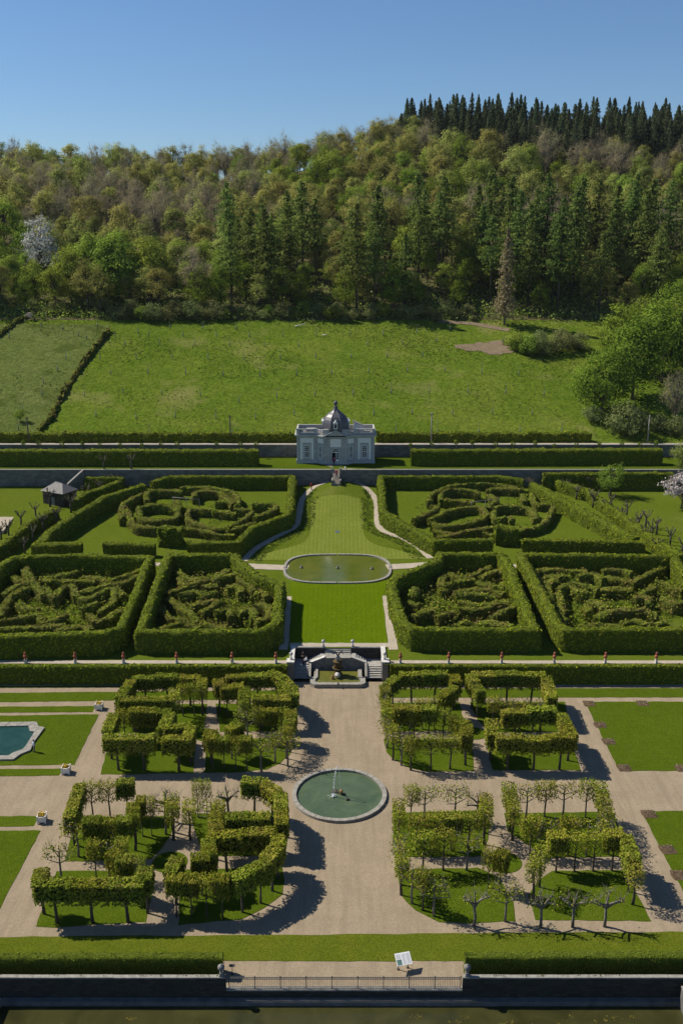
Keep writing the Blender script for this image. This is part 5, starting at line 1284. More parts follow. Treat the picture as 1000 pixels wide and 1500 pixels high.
def row(bq, rname, off, sc, pts, kinds):
    global NTREE
    w = [P0(off[0] + x / sc, off[1] + y / sc, 4.35) for x, y in pts]
    seg = [math.hypot(b_[0] - a_[0], b_[1] - a_[1]) for a_, b_ in zip(w[:-1], w[1:])]
    L = sum(seg); n = max(1, round((L + .5) / 2.9)) if len(kinds) == 1 else len(kinds); st_ = L / n
    for i in range(n):
        d = st_ * (i + .5); k = 0
        while k < len(seg) - 1 and d > seg[k]: d -= seg[k]; k += 1
        t = d / max(seg[k], .01); x, y = lerp(w[k][0], w[k + 1][0], t), lerp(w[k][1], w[k + 1][1], t)
        rz = math.atan2(w[k + 1][1] - w[k][1], w[k + 1][0] - w[k][0])
        kd = kinds[i % len(kinds)]
        lab = f'{KW[kd]} lime, {ordw(i)} in {rname}, {BQ[bq]}'
        pr = random.choice(LIME[kd])
        r = empty('lime_tree', (x, y, 0.03), lab, 'tree', 'lime trees of the ' + BQ[bq], rz + (math.pi if random.random() < .5 else 0))
        r.scale = (st_ / LB * 1.04 if kd in 'dm' else 1.0, random.uniform(.95, 1.08), random.uniform(.95, 1.03))
        inst('trunk', pr[0], r); inst('crown', pr[1], r); NTREE += 1
A_, B1 = (140, 970), 6.25
for a in (('back row', [(340, 125), (960, 125)], 'd'), ('outer back side row', [(325, 150), (222, 320)], 'd'), ('second row', [(215, 345), (715, 335)], 'd'), ('short crosswise stub', [(720, 230), (722, 330)], 'm'),
          ('middle row', [(740, 215), (940, 212)], 'mm'), ('inner back side row', [(975, 130), (970, 240)], 'dm'), ('third row', [(190, 440), (690, 435)], 'mddd'), ('outer front side row', [(170, 460), (110, 630)], 'd'),
          ('front row', [(75, 682), (540, 685)], 'd'), ('front row inner end', [(612, 692), (880, 690)], 'd'), ('slanting inner row', [(680, 450), (612, 590)], 'd'), ('fourth short row', [(625, 585), (870, 560)], 'd'), ('inner front side row', [(868, 580), (850, 670)], 'd')):
    row('UL', a[0] + ', outer half', A_, B1, a[1], a[2])
A_ = (290, 970)
for a in (('back curved row', [(260, 125), (700, 105), (790, 150), (868, 240), (868, 310)], 'd'), ('back corner stub', [(185, 150), (195, 210)], 'd'), ('second row', [(205, 222), (420, 212)], 'dd'), ('crosswise row', [(422, 225), (422, 370)], 'ddm'),
          ('third row', [(500, 325), (850, 325)], 'd'), ('fourth row', [(390, 425), (840, 425)], 'smdm'), ('slanting front side row', [(848, 440), (850, 500), (810, 580), (650, 640)], 'dmms'),
          ('round corner clump', [(270, 600), (390, 545)], 'dd'), ('front row', [(75, 682), (490, 690)], 'ddmd'), ('front row end', [(540, 690), (610, 700)], 's'), ('inner front stub', [(125, 600), (95, 670)], 'd'), ('front corner', [(780, 650), (850, 650)], 's')):
    row('UL', a[0] + ', centre half', A_, B1, a[1], a[2])
A_, B1 = (550, 970), 6.667
for a in (('back row', [(240, 112), (440, 105), (700, 105)], 'd'), ('back curve', [(110, 200), (220, 125)], 'd'), ('centre side row', [(92, 210), (110, 440), (112, 560)], 'dsmms'), ('inner back side row', [(760, 112), (790, 195)], 'd'), ('slanting row', [(770, 225), (645, 335)], 'dd'),
          ('second sparse row', [(285, 352), (640, 350)], 'smm'), ('third row', [(170, 448), (270, 435), (740, 460)], 'dddm'), ('round corner clump', [(740, 510), (890, 590)], 'dd'), ('front curve', [(130, 610), (270, 690), (400, 750)], 'msm'),
          ('front row', [(450, 730), (830, 715)], 'mm'), ('inner front side row', [(888, 580), (888, 720)], 'dd')):
    row('UR', a[0] + ', centre half', A_, B1, a[1], a[2])
A_, B1 = (670, 970), 5.263
for a in (('back row', [(110, 85), (670, 85)], 'd'), ('inner back side row', [(95, 95), (180, 220)], 'd'), ('outer back side row', [(680, 100), (730, 270)], 'd'), ('second sparse row', [(230, 262), (640, 285)], 'msss'),
          ('third row', [(340, 368), (750, 358)], 'd'), ('inner front side row', [(262, 440), (268, 560)], 'd'), ('outer front side row', [(800, 380), (888, 550)], 'd'), ('front row', [(295, 572), (900, 572)], 'd')):
    row('UR', a[0] + ', outer half', A_, B1, a[1], a[2])
A_, B1 = (40, 1120), 5.0
for a in (('back row', [(400, 135), (780, 115)], 'mmd'), ('outer back side row', [(385, 145), (305, 380)], 'd'), ('second row', [(290, 402), (770, 390)], 'sdmd'), ('third short row', [(795, 258), (930, 250)], 'dm'), ('crosswise row', [(778, 275), (772, 385)], 'dm'), ('inner sparse end', [(960, 250), (1040, 240)], 's'),
          ('outer corner', [(180, 560), (270, 560)], 's'), ('middle sparse row', [(430, 560), (740, 545)], 'msm'), ('round corner row', [(600, 625), (700, 680), (860, 690)], 'ddm'), ('outer front side row', [(108, 760), (85, 840)], 'd'), ('front row', [(60, 862), (850, 852)], 'd'), ('inner front side row', [(870, 745), (855, 840)], 'd')):
    row('LL', a[0] + ', outer half', A_, B1, a[1], a[2])
A_, B1 = (220, 1120), 4.762
for a in (('bare back corner', [(40, 140), (150, 130)], 'b'), ('inner sparse side', [(150, 190), (150, 300)], 'sm'), ('back row start', [(290, 125), (420, 105)], 'mm'), ('bare back spot', [(480, 125), (590, 120)], 'b'), ('curved back row', [(640, 100), (780, 110), (910, 200), (918, 400)], 'd'), ('inner back side row', [(272, 225), (262, 310)], 'm'),
          ('second short row', [(360, 230), (480, 222)], 's'), ('crosswise row', [(480, 240), (450, 345), (460, 430)], 'mmd'), ('third row', [(530, 362), (830, 348)], 'd'), ('fourth row', [(410, 480), (870, 465)], 'd'),
          ('long slanting side row', [(885, 480), (890, 560), (780, 680), (570, 780)], 'dddd'), ('fourth row end stub', [(400, 500), (420, 630)], 'dd'), ('round corner stub', [(285, 640), (415, 630)], 'd'), ('front row', [(115, 775), (550, 788)], 'ddmd'), ('inner front side row', [(195, 640), (135, 750)], 'd')):
    row('LL', a[0] + ', centre half', A_, B1, a[1], a[2])
A_, B1 = (560, 1120), 4.545
for a in (('back row', [(150, 155), (330, 130)], 'ms'), ('thin back trees', [(420, 130), (560, 130)], 's'), ('back end', [(600, 140), (680, 145)], 'b'), ('centre side row', [(108, 215), (112, 340)], 'mm'), ('sparse centre side row', [(120, 450), (130, 560), (132, 640)], 'ssm'), ('inner side row', [(690, 180), (690, 320)], 'mm'),
          ('second row', [(170, 342), (640, 312)], 'mmdm'), ('third row', [(210, 470), (480, 442)], 'mm'), ('third row end', [(530, 450), (610, 450)], 's'), ('round corner clump', [(680, 545), (830, 600)], 'md'), ('front curve', [(170, 640), (270, 700), (390, 760)], 'sms'),
          ('front bare row', [(540, 800), (700, 800)], 'b'), ('front inner corner', [(790, 770), (870, 775)], 's')):
    row('LR', a[0] + ', centre half', A_, B1, a[1], a[2])
A_, B1 = (730, 1120), 4.348
for a in (('inner side row', [(60, 105), (110, 280)], 'mmm'), ('back sparse row', [(130, 110), (480, 100)], 'sms'), ('back end', [(520, 110), (620, 110)], 'm'), ('outer side row', [(640, 110), (730, 370)], 'mmms'), ('second row', [(150, 335), (640, 345)], 'msms'), ('third row', [(320, 442), (800, 430)], 'dmmd'),
          ('curved inner row', [(290, 495), (210, 640)], 'mm'), ('outer front side row', [(812, 445), (890, 680)], 'ddm'), ('front pollarded row', [(180, 780), (800, 770)], 'bbb')):
    row('LR', a[0] + ', outer half', A_, B1, a[1], a[2])
print('LIMES', NTREE)

# ==================================================================== ALLEYS of pollards, single trees
def pollard_proto(seed):
    global rng
    rng = np.random.default_rng(seed); tr = MB()
    tr.tube([(0, 0, -.2), (rng.normal(0, .06), 0, 1.2), (0, 0, 2.3)], [.24, .19, .2], 7)
    for k in range(6):
        a = k * 1.05 + rng.normal(0, .3); L = rng.uniform(.7, 1.25)
        m = (L * .55 * math.cos(a), L * .55 * math.sin(a), 2.3 + rng.uniform(.15, .5)); e = (L * math.cos(a), L * math.sin(a), 2.7 + rng.uniform(.3, 1.0))
        tr.tube([(0, 0, 2.1), m, e], [.13, .1, .08], 5); tr.ball(e, .14, 0, 6, 4)
        for _ in range(3):
            q = np.array(e) + rng.normal(0, .12, 3) + [0, 0, rng.uniform(.15, .35)]; tr.tube([e, tuple(q)], [.03, .012], 3)
    return tr
POL = []
for i in range(4):
    t = pollard_proto(500 + i); c = MB(); n = 26
    c.cards(np.stack([rng.normal(0, .8, n), rng.normal(0, .8, n), rng.uniform(2.9, 3.9, n)], 1), np.tile([0, 0, 1.], (n, 1)), rng.uniform(.12, .22, n), 0, 1, .8)
    POL.append((t.mesh('trunk', M['bark']), c.mesh('crown', M['olive_leaf'])))
for i, (cx, cy) in enumerate(((10, 490), (62, 475), (145, 410), (240, 345), (168, 580), (225, 500), (292, 440), (335, 270), (380, 380), (475, 310), (530, 270), (580, 235), (665, 195), (760, 150), (700, 110), (880, 110))):
    q = P(cx / 4.545, 680 + cy / 4.545, .4); plant('pollarded_tree', POL[i % 4], q[0], q[1], gz(*q), i * 1.3, random.uniform(.8, 1.0), f'leafless pollarded tree, {ordw(i)} along the alley up past the slate roofed house', 'tree', 'pollarded trees of the pool side alley')
for i, (cx, cy) in enumerate(((830, 715), (760, 645), (685, 585), (605, 520), (510, 465), (425, 420), (320, 370), (300, 290), (405, 310), (540, 370), (640, 425), (760, 490), (830, 535), (915, 600), (990, 660), (800, 620), (715, 560), (18, 322), (250, 330))):
    q = P(770 + cx / 4.348, 640 + cy / 4.348 + (17 if 9 <= i <= 14 else 4), .4); plant('pollarded_tree', POL[i % 4], q[0], q[1], gz(*q), i * 1.7, random.uniform(.8, 1.0), f'leafless pollarded tree, {ordw(i)} along the sunny slanting alley, counted uphill', 'tree', 'pollarded trees of the bed side alley')
def single(name, proto, px, py, s, label, rz=0.0, sz=None, cat='tree'):
    x, y, z = at(px, py); return plant(name, proto, x, y, z - .1, rz, s, label, cat, None, sz)
FSM = broad_proto(7, 3.0, 'fresh', 600)
single('leafy_tree', FSM, 893, 726, 1.15, 'small bright yellow green tree before the dark hedge below the terrace wall')
single('blossom_tree', BLS[0], 997, 745, 1.0, 'pale pink blossoming tree at the edge of the bed side lawn')
single('leafy_tree', OLIVE[1], 1002, 712, .62, 'olive green tree behind the pink blossoming tree')
# trees at the meadow's far corner
rng = np.random.default_rng(610)
BIG = [broad_proto(20, 8.2, 'green', 611 + i, .03) for i in range(3)]
single('leafy_tree', broad_proto(16, 8.6, 'green', 620, .02), 880, 606, 1.0, 'rounded green tree at the outer corner of the meadow')
single('leafy_tree', BIG[0], 925, 585, 1.1, 'large bright green tree above the light shrub', 1)
single('leafy_tree', BIG[1], 968, 560, 1.15, 'tall bright green tree uphill of the light shrub, before the dark firs', 2)
single('leafy_tree', BIG[2], 905, 540, .9, 'bright green tree standing behind the brown thicket of the meadow', 3)
single('leafy_tree', BIG[0], 1005, 545, 1.0, 'bright green tree at the edge of the picture above the bare brown tree', 4)
single('leafy_tree', BIG[1], 940, 520, .85, 'bright green tree high behind the meadow corner', 5)
single('leafy_tree', BIG[2], 985, 500, .9, 'bright green tree highest behind the meadow corner', 5.5)
single('bare_tree', BROWN[0], 985, 628, .75, 'bare brown tree behind the light shrub beside the pole')
single('shrub', broad_proto(8.5, 5.6, 'shrub', 630, 0.0), 917, 638, 1.0, 'large light green shrub at the foot of the meadow corner', cat='shrub')
single('shrub', SHRUB[0], 868, 618, 1.1, 'brownish scrubby bush between the meadow and the olive tree', cat='shrub')
single('shrub', SHRUB[1], 962, 632, 1.1, 'dull bush between the light shrub and the pole', cat='shrub')
single('shrub', SHRUB[2], 990, 640, 1.3, 'dull bush below the bare brown tree', cat='shrub')
for i, (px, py, s, pr) in enumerate(((757, 515, 1.25, GSHRUB[0]), (775, 520, 1.3, GSHRUB[1]), (795, 520, 1.25, SHRUB[0]), (812, 518, 1.2, SHRUB[1]), (830, 515, 1.3, SHRUB[2]), (848, 512, 1.3, SHRUB[0]), (740, 505, .6, SHRUB[1]), (820, 505, 1.2, SHRUB[1]), (790, 506, 1.1, SHRUB[2]))):
    single('shrub', pr, px, py, s, f'brown green bush of the thicket beside the bare earth, {ordw(i)} from it', cat='shrub')
# the field boundary of scrub and stone
bl_ = [P(160, 486), P(118, 540), P(95, 575), P(72, 618), P(57, 632)]
hedge('boundary_scrub', 'straggling scrub line climbing the meadow between rough field and orchard', 'hedge', None, dense(bl_, 2.5), .75, .7, 'maze_leaf', dens=5, size=(.3, .6), rough=.3, hvar=.3)
hedge('boundary_scrub', 'short scrub line at the top corner of the rough field', 'hedge', None, [P(42, 463), P(20, 476), P(0, 492), P(-20, 504)], 1.0, 1.0, 'maze_leaf', dens=5, size=(.3, .6), rough=.3, hvar=.3)
hedge('boundary_scrub', 'low scrub line along the upper edge of the rough field', 'hedge', None, [P(45, 462), P(130, 463)], 1.1, 1.2, 'maze_leaf', dens=5, size=(.3, .6), rough=.3, hvar=.3)
# single leafless tree at the pole, meadow corner
single('leafy_tree', FSM, 30, 618, .55, 'young thin tree beside the dark pole of the rough field')
# saplings of the orchard
G_ = MB(); G_.tube([(0, 0, -.1), (.01, 0, 1.3)], [.11, .11], 6); guard = G_.mesh('tree_guard', M['guard'])
def sap(seed, leafy):
    global rng
    rng = np.random.default_rng(seed); t = MB(); t.tube([(0, 0, 0), (.03, .02, 1.4), (0, .03, 2.7)], [.035, .025, .01], 4)
    for _ in range(7):
        z = rng.uniform(1.5, 2.4); a = rng.random() * 6.28; t.tube([(0, 0, z), (.45 * math.cos(a), .45 * math.sin(a), z + .5)], [.014, .006], 3)
    c = MB(); n = 70 if leafy else 16; c.cards(np.stack([rng.normal(0, .35, n), rng.normal(0, .35, n), rng.uniform(1.6, 3.0, n)], 1), np.tile([0, 0, 1.], (n, 1)), rng.uniform(.1, .2, n), 0, 1, .8)
    return t.mesh('trunk', M['pale_bark']), c.mesh('crown', M['shrub_leaf'])
SAP = [sap(700, False), sap(701, False), sap(702, False), sap(703, True)]
D1 = [(705, 275), (765, 320), (845, 245), (910, 265), (977, 315), (612, 408), (833, 400), (678, 495), (905, 492), (517, 630), (752, 612), (990, 618), (588, 755), (832, 768), (403, 880), (660, 875), (912, 870)]
D1b = [(385, 225), (482, 262), (255, 208), (60, 275), (405, 405), (352, 475), (267, 550), (260, 630), (140, 720), (115, 835), (598, 205), (530, 280)]
D2 = [(40, 222), (241, 220), (444, 222), (117, 263), (321, 266), (524, 268), (727, 265), (931, 263), (188, 318), (403, 325), (613, 325), (822, 325), (52, 400), (271, 402), (491, 405), (710, 403), (926, 397), (134, 492), (363, 508), (589, 512), (812, 502), (224, 627), (458, 668), (690, 637), (921, 628), (72, 758), (319, 765), (560, 768), (797, 745), (166, 867), (418, 865), (662, 860)]
D3 = [(136, 260), (338, 257), (543, 243), (744, 228), (242, 318), (453, 312), (664, 295), (143, 395), (362, 390), (578, 385), (25, 492), (250, 487), (486, 482), (712, 477), (939, 488), (155, 620), (387, 612), (619, 610), (853, 610), (280, 745), (514, 738), (760, 742), (415, 855), (667, 860), (919, 862)]
D4 = [(291, 355), (236, 437), (400, 443), (179, 520), (350, 523), (297, 603), (475, 607)]
pts_ = [(x / 4.167, 430 + y / 4.167, 0) for x, y in D1] + [(240 + x / 4.167, 430 + y / 4.167, 0) for x, y in D2] + [(480 + x / 4.167, 430 + y / 4.167, 0) for x, y in D3] + [(660 + x / 2.941, 430 + y / 2.941, 0) for x, y in D4] + [(x / 4.167, 430 + y / 4.167, 1) for x, y in D1b]
cnt_ = {}
for px, py, f in sorted(pts_, key=lambda t: (t[2], -round(t[1] / 14), t[0])):
    k = (f, round(py / 14)); cnt_[k] = cnt_.get(k, 0) + 1
    rows_ = sorted({q for q in {(t[2], round(t[1] / 14)) for t in pts_} if q[0] == f}, key=lambda q: -q[1])
    x, y, z = at(px, py); big = random.random() < .16
    lab = f'young {"leafy " if big else ""}sapling in a grey guard, {ordw(cnt_[k] - 1)} in the {ordw(rows_.index(k))} row uphill, {"rough field" if f else "orchard"}'
    r = empty('sapling', (x, y, z), lab, 'tree', 'saplings of the ' + ('rough field' if f else 'orchard'), random.random() * 6); r.scale = (1, 1, random.uniform(.85, 1.15))
    s_ = SAP[3] if big else random.choice(SAP[:3]); inst('trunk', s_[0], r); inst('crown', s_[1], r); inst('tree_guard', guard, r)
x, y, z = at(184 / 4.167, 430 + 162 / 4.167); r = plant('blossom_tree', BLS[0], x, y, z, 0, .3, 'small pale blossoming tree at the top of the rough field', 'tree')
# poles
for px, py, py1, lab, mt in ((632.5, 652, 607, 'weathered wooden pole at the meadow foot near the pavilion', 'pole_wood'), (951, 651, 610, 'pale wooden pole beside the light shrub', 'pole_wood'), (335, 654, 613, 'dark thin pole at the foot of the orchard', 'bark'), (32, 656, 617, 'dark thin pole at the foot of the rough field', 'bark')):
    x, yw = P0(px, py, 13.2); hgt = (py - py1) / 6.35
    r = empty('wooden_pole', (x, 216.9, 13.2), lab, 'pole', 'poles at the meadow foot')
    b = MB(); b.tube([(0, 0, -.3), (0, 0, hgt)], [.17, .12], 8); o = bpy.data.objects.new('shaft', b.mesh('shaft', M[mt])); COL.objects.link(o); o.parent = r
    b = MB(); b.box(-.35, .35, -.06, .06, hgt - .5, hgt - .4); b.lathe([(.06, 0), (.06, .2)], (.28, 0, hgt - .4), 6); b.lathe([(.06, 0), (.06, .2)], (-.28, 0, hgt - .4), 6); o = bpy.data.objects.new('insulator_arm', b.mesh('insulator_arm', M['iron'])); COL.objects.link(o); o.parent = r
# ball topiaries along the upper wall
t = MB(); t.tube([(0, 0, -.1), (0, 0, 2.9)], [.06, .05], 5); c = MB(); n = 170; d = unit(rng.normal(0, 1, (n, 3))); c.cards(d * .5 + [0, 0, 3.2], d, rng.uniform(.16, .26, n), 0, 1, .4); BALL = (t.mesh('trunk', M['bark']), c.mesh('crown', M['box_leaf']))
for i, px in enumerate((29, 52, 86, 116, 142, 172, 204, 233, 257, 315, 350, 374, 602, 634, 670, 694, 728.5, 754, 787, 815, 848, 882, 915, 942, 966)):
    x = P0(px, 655, 13.8)[0]; plant('ball_tree', BALL, x, 212.3, 10.7, i, random.uniform(.9, 1.15), f'small ball clipped standard tree before the upper wall, {ordw(i if i < 12 else i - 12)} on the {"pool" if i < 12 else "bed"} side', 'tree', 'ball clipped trees along the upper wall')
# ==================================================================== FLOWER BEDS, PLANTERS, POTS
for i, (px, py) in enumerate(((862, 1031), (878, 1062), (891, 1086.5), (913, 1125), (940, 1030.5), (998, 1125.5), (950, 1193), (977, 1245), (994, 1282.5), (1010, 1034))):
    c = P0(px, py); r_ = empty('flower_bed', (c[0], c[1], .04), f'small square bed of brown soil and dead stems, {ordw(i if i < 6 else i - 6)} of the {"rear" if i < 6 or i == 9 else "front"} bed side lawn' if i != 9 else 'small square bed of brown soil by the path, beyond the rear lawn middle', 'flower bed', 'flower beds of the bed side lawns', random.uniform(-.1, .1))
    b = MB(); n = 14; V = [(0, 0, .1)] + [(.78 * (1 + .08 * random.uniform(-1, 1)) * max(-1, min(1, 1.35 * math.cos(2 * math.pi * k / n))), .75 * max(-1, min(1, 1.35 * math.sin(2 * math.pi * k / n))), .015) for k in range(n)]
    b.add(V, [(0, 1 + k, 1 + (k + 1) % n) for k in range(n)]); o = bpy.data.objects.new('soil', b.mesh('soil', M['soil'])); COL.objects.link(o); o.parent = r_
    b = MB(); k = 70; cc = np.stack([rng.uniform(-.65, .65, k), rng.uniform(-.55, .55, k), rng.uniform(.06, .25, k)], 1); b.cards(cc, np.tile([0, 0, .5], (k, 1)), rng.uniform(.08, .22, k), 0, .6, 1.0)
    o = bpy.data.objects.new('dead_stems', b.mesh('dead_stems', M['brown_leaf'])); COL.objects.link(o); o.parent = r_; tag(o, kind='stuff')
for i, (px, py, w) in enumerate(((146, 1038.5, 'at the rear corner of the pool lawn'), (97.5, 1132, 'at the front corner of the pool lawn'), (62.5, 1203.5, 'at the corner of the lawn before the wide cross path'))):
    c = P0(px, py); r_ = empty('planter_box', (c[0], c[1], 0), f'white planter with yellow flowers {w}', 'planter', 'white planter boxes', .05 * i)
    def lo(nm, fn, mt):
        b = MB(); fn(b); o = bpy.data.objects.new(nm, b.mesh(nm, M[mt])); COL.objects.link(o); o.parent = r_; return o
    lo('box', lambda b: (b.add([(sx * q, sy * q, z) for z, q in ((.1, .36), (.78, .44)) for sx, sy in ((-1, -1), (1, -1), (1, 1), (-1, 1))], [(0, 1, 5, 4), (1, 2, 6, 5), (2, 3, 7, 6), (3, 0, 4, 7), (3, 2, 1, 0)]), [b.box(sx * .40 - .07, sx * .40 + .07, sy * .40 - .07, sy * .40 + .07, 0, .9) for sx in (-1, 1) for sy in (-1, 1)],
        b.box(-.46, .46, -.47, -.41, .74, .82), b.box(-.46, .46, .41, .47, .74, .82), b.box(-.47, -.41, -.405, .405, .742, .818), b.box(.41, .47, -.405, .405, .742, .818)), 'white_paint')
    lo('soil', lambda b: b.box(-.41, .41, -.41, .41, .6, .72), 'soil')
    lo('flowers', lambda b: b.cards(np.stack([rng.normal(0, .22, 150), rng.normal(0, .22, 150), rng.uniform(.75, 1.12, 150)], 1), np.tile([0, 0, 1.], (150, 1)), rng.uniform(.08, .17, 150), 0, 1, .7), 'yellow_flower')
POT = [('plinth', [(.28, 0), (.28, .1), (.22, .14), (.20, .5), (.26, .55), (.26, .6)], 'white_stone', dict(n=4, smooth=False, rot=math.pi / 4)),
       ('foot', [(.16, .6), (.17, .66), (.09, .72), (.10, .78)], 'terracotta', dict(n=10)),
       ('bust', [(.10, .78), (.24, .92), (.27, 1.08), (.22, 1.22), (.10, 1.3), (.11, 1.36), (.16, 1.46), (.165, 1.58), (.10, 1.68), (.02, 1.7)], 'terracotta', dict(n=12, sx=1.0, sy=.85))]
for i, (px, py) in enumerate(((36, 978), (109, 977.5), (180, 976.5), (258, 976), (339.5, 974.5), (404, 973.5), (586, 971), (656.5, 970.5), (733.5, 970), (810, 969.5), (884, 969), (958, 969))):
    x = P(px, py)[0]; lathe_thing('terracotta_bust', f'red terracotta bust on white plinth, {ordw(5 - i if i < 6 else i - 6)} from the stair on the {"pool" if i < 6 else "bed"} side', 'statue', 'terracotta busts along the urn path', (x, 121.35, 2.6 + (.0)), POT, random.uniform(-.3, .3))

# information board
c = P0(590, 1419)
ib = empty('information_board', (c[0], c[1], .02), 'white sloping information board on two legs on the gravel by the railing', 'sign', rz=math.radians(14))
def lo(nm, fn, mt, par=None):
    b = MB(); fn(b); o = bpy.data.objects.new(nm, b.mesh(nm, mt if isinstance(mt, list) else M[mt])); COL.objects.link(o); o.parent = par or ib; return o
for s in (-1, 1): lo('leg', lambda b: (b.box(s * .42 - .03, s * .42 + .03, -.03, .03, 0, .95), b.box(s * .42 - .1, s * .42 + .1, -.1, .1, 0, .03)), 'iron')
tl = math.radians(28); bw, bh = .66, .52
def quad(b, x0, x1, v0, v1, off, mi=0):
    """rectangle on the tilted board: v runs up the slope"""
    f = lambda x, v, o: (x, -.05 + v * math.cos(tl) - o * math.sin(tl), 1.05 + v * math.sin(tl) + o * math.cos(tl))
    V = [f(x, v, o) for o in (off, off + .004) for x, v in ((x0, v0), (x1, v0), (x1, v1), (x0, v1))]
    b.add(V, [(4, 5, 6, 7), (0, 1, 5, 4), (1, 2, 6, 5), (2, 3, 7, 6), (3, 0, 4, 7)], mi)
def slab(b):
    f = lambda x, v, o: (x, -.05 + v * math.cos(tl) - o * math.sin(tl), 1.05 + v * math.sin(tl) + o * math.cos(tl))
    V = [f(x, v, o) for o in (-.04, 0) for x, v in ((-bw, -bh), (bw, -bh), (bw, bh), (-bw, bh))]
    b.add(V, [(3, 2, 1, 0), (4, 5, 6, 7), (0, 1, 5, 4), (1, 2, 6, 5), (2, 3, 7, 6), (3, 0, 4, 7)])
lo('board', slab, 'white_paint')
M['print_green'] = plain('printed_picture', (0.09, 0.17, 0.15), .7, .3, .6, 6, bmp=0)
M['print_grey'] = plain('printed_lines', (0.42, 0.42, 0.40), .7, .3, .3, 6, bmp=0)
lo('printed_picture', lambda b: quad(b, -.62, -.2, -.48, -.02, .004), 'print_green')
lo('printed_lines', lambda b: [quad(b, x0, x0 + w_, v, v + .016, .004) for x0, w_ in ((-.12, .32), (.26, .34), (-.6, .4)) for v in np.arange(-.44, .44, .055) if not (x0 < -.3 and v < .05)], 'print_grey')
# small stand by the railing's end
c = P0(340.5, 1427)
ls = empty('lectern_stand', (c[0], c[1], .01), 'small dark metal stand with a flat plate at the end of the railing', 'sign')
b = MB(); b.tube([(0, 0, 0), (0, 0, .85)], .03, 6); o = bpy.data.objects.new('post', b.mesh('post', M['iron'])); COL.objects.link(o); o.parent = ls
b = MB(); b.box(-.24, .24, -.14, .14, .852, .885); b.box(-.1, .1, -.1, .1, 0, .02); o = bpy.data.objects.new('plate', b.mesh('plate', M['iron'])); COL.objects.link(o); o.parent = ls
# little things on lawns
x, y, z = at(494, 782); r_ = empty('lawn_sign', (x, y, z), 'small white notice on a peg in the pale mown lawn', 'sign')
b = MB(); b.box(-.42, .42, -.03, .03, .25, .62); o = bpy.data.objects.new('plate', b.mesh('plate', M['white_paint'])); COL.objects.link(o); o.parent = r_; o.rotation_euler = (-.3, 0, 0)
b = MB(); b.tube([(0, .03, 0), (0, .03, .3)], .03, 5); o = bpy.data.objects.new('peg', b.mesh('peg', M['iron'])); COL.objects.link(o); o.parent = r_
x = P0(505.5, 684, 10.7)[0]; r_ = empty('garden_light', (x, 201.6, 10.7), 'small white garden spotlight beside the top of the wall steps', 'lamp')
b = MB(); b.lathe([(.05, 0), (.05, .2), (.16, .22), (.18, .42), (.1, .5)], (0, 0, 0), 8); o = bpy.data.objects.new('housing', b.mesh('housing', M['white_paint'])); COL.objects.link(o); o.parent = r_
for i, (px, py, L, a, h) in enumerate(((440, 479, 3.4, .1, .8), (476, 492, 1.6, -.3, .3))):
    x, y, z = at(px, py); r_ = empty('felled_log', (x, y, z), ('pale peeled log propped at the top edge of the orchard', 'short pale log lying in the grass below the firs')[i], 'log')
    b = MB(); b.tube([(-L / 2, 0, .2), (L / 2, math.sin(a) * L, .2 + h)], [.16, .11], 7); o = bpy.data.objects.new('wood', b.mesh('wood', M['white_stone'])); COL.objects.link(o); o.parent = r_
# maze benches / arched rose frames in the rear mazes
for i, (px, py, px2, py2) in enumerate(((253, 729, 292, 733), (690, 736, 731, 730))):
    r_ = None
    q0, q1 = P(px, py, 1.9), P(px2, py2, 1.9)
    r_ = empty('trellis_frame', (q0[0], q0[1], gz(*q0)), f'pale wooden trellis frame among the low hedges of the rear maze, {"pool" if i == 0 else "bed"} side', 'trellis')
    L = (q1[0] - q0[0], q1[1] - q0[1])
    for t in (0, .5, 1):
        b = MB(); b.tube([(L[0] * t, L[1] * t, 0), (L[0] * t, L[1] * t, 2.0)], .05, 5); o = bpy.data.objects.new('post', b.mesh('post', M['pole_wood'])); COL.objects.link(o); o.parent = r_
    b = MB(); b.tube([(0, 0, 2.0), (L[0], L[1], 2.0)], .06, 5); o = bpy.data.objects.new('rail', b.mesh('rail', M['pole_wood'])); COL.objects.link(o); o.parent = r_
# water weed in the canal
b = MB()
for _ in range(70):
    x = random.choice((random.uniform(6, 24), random.uniform(6, 24), random.uniform(-24, 24))); y = random.uniform(60, YQ - 1.5)
    k = random.randint(3, 9); cc = np.stack([x + rng.normal(0, .22, k), y + rng.normal(0, .12, k), np.full(k, WZ + .012) + rng.random(k) * .03], 1); b.cards(cc, np.tile([0, 0, 1.], (k, 1)), rng.uniform(.1, .28, k), 0, .6, .15)
tag(b.build('pond_weed', M['weed']), kind='stuff')
# rank growth on the quay wall
b = MB()
for _ in range(60):
    x = random.choice((random.uniform(-24, XQ0), random.uniform(XQ1, 24))); z = random.choice((1.38, 1.38, random.uniform(-.4, 1.2))); k = 5
    b.cards(np.stack([x + rng.normal(0, .15, k), np.full(k, YQ - .04) + (.2 if z > 1.3 else 0), z + rng.normal(0, .06, k)], 1), np.tile([0, -.5, .8], (k, 1)), rng.uniform(.06, .16, k), 0, 1, .6)
tag(b.build('wall_weeds', M['grass_tuft']), kind='stuff')

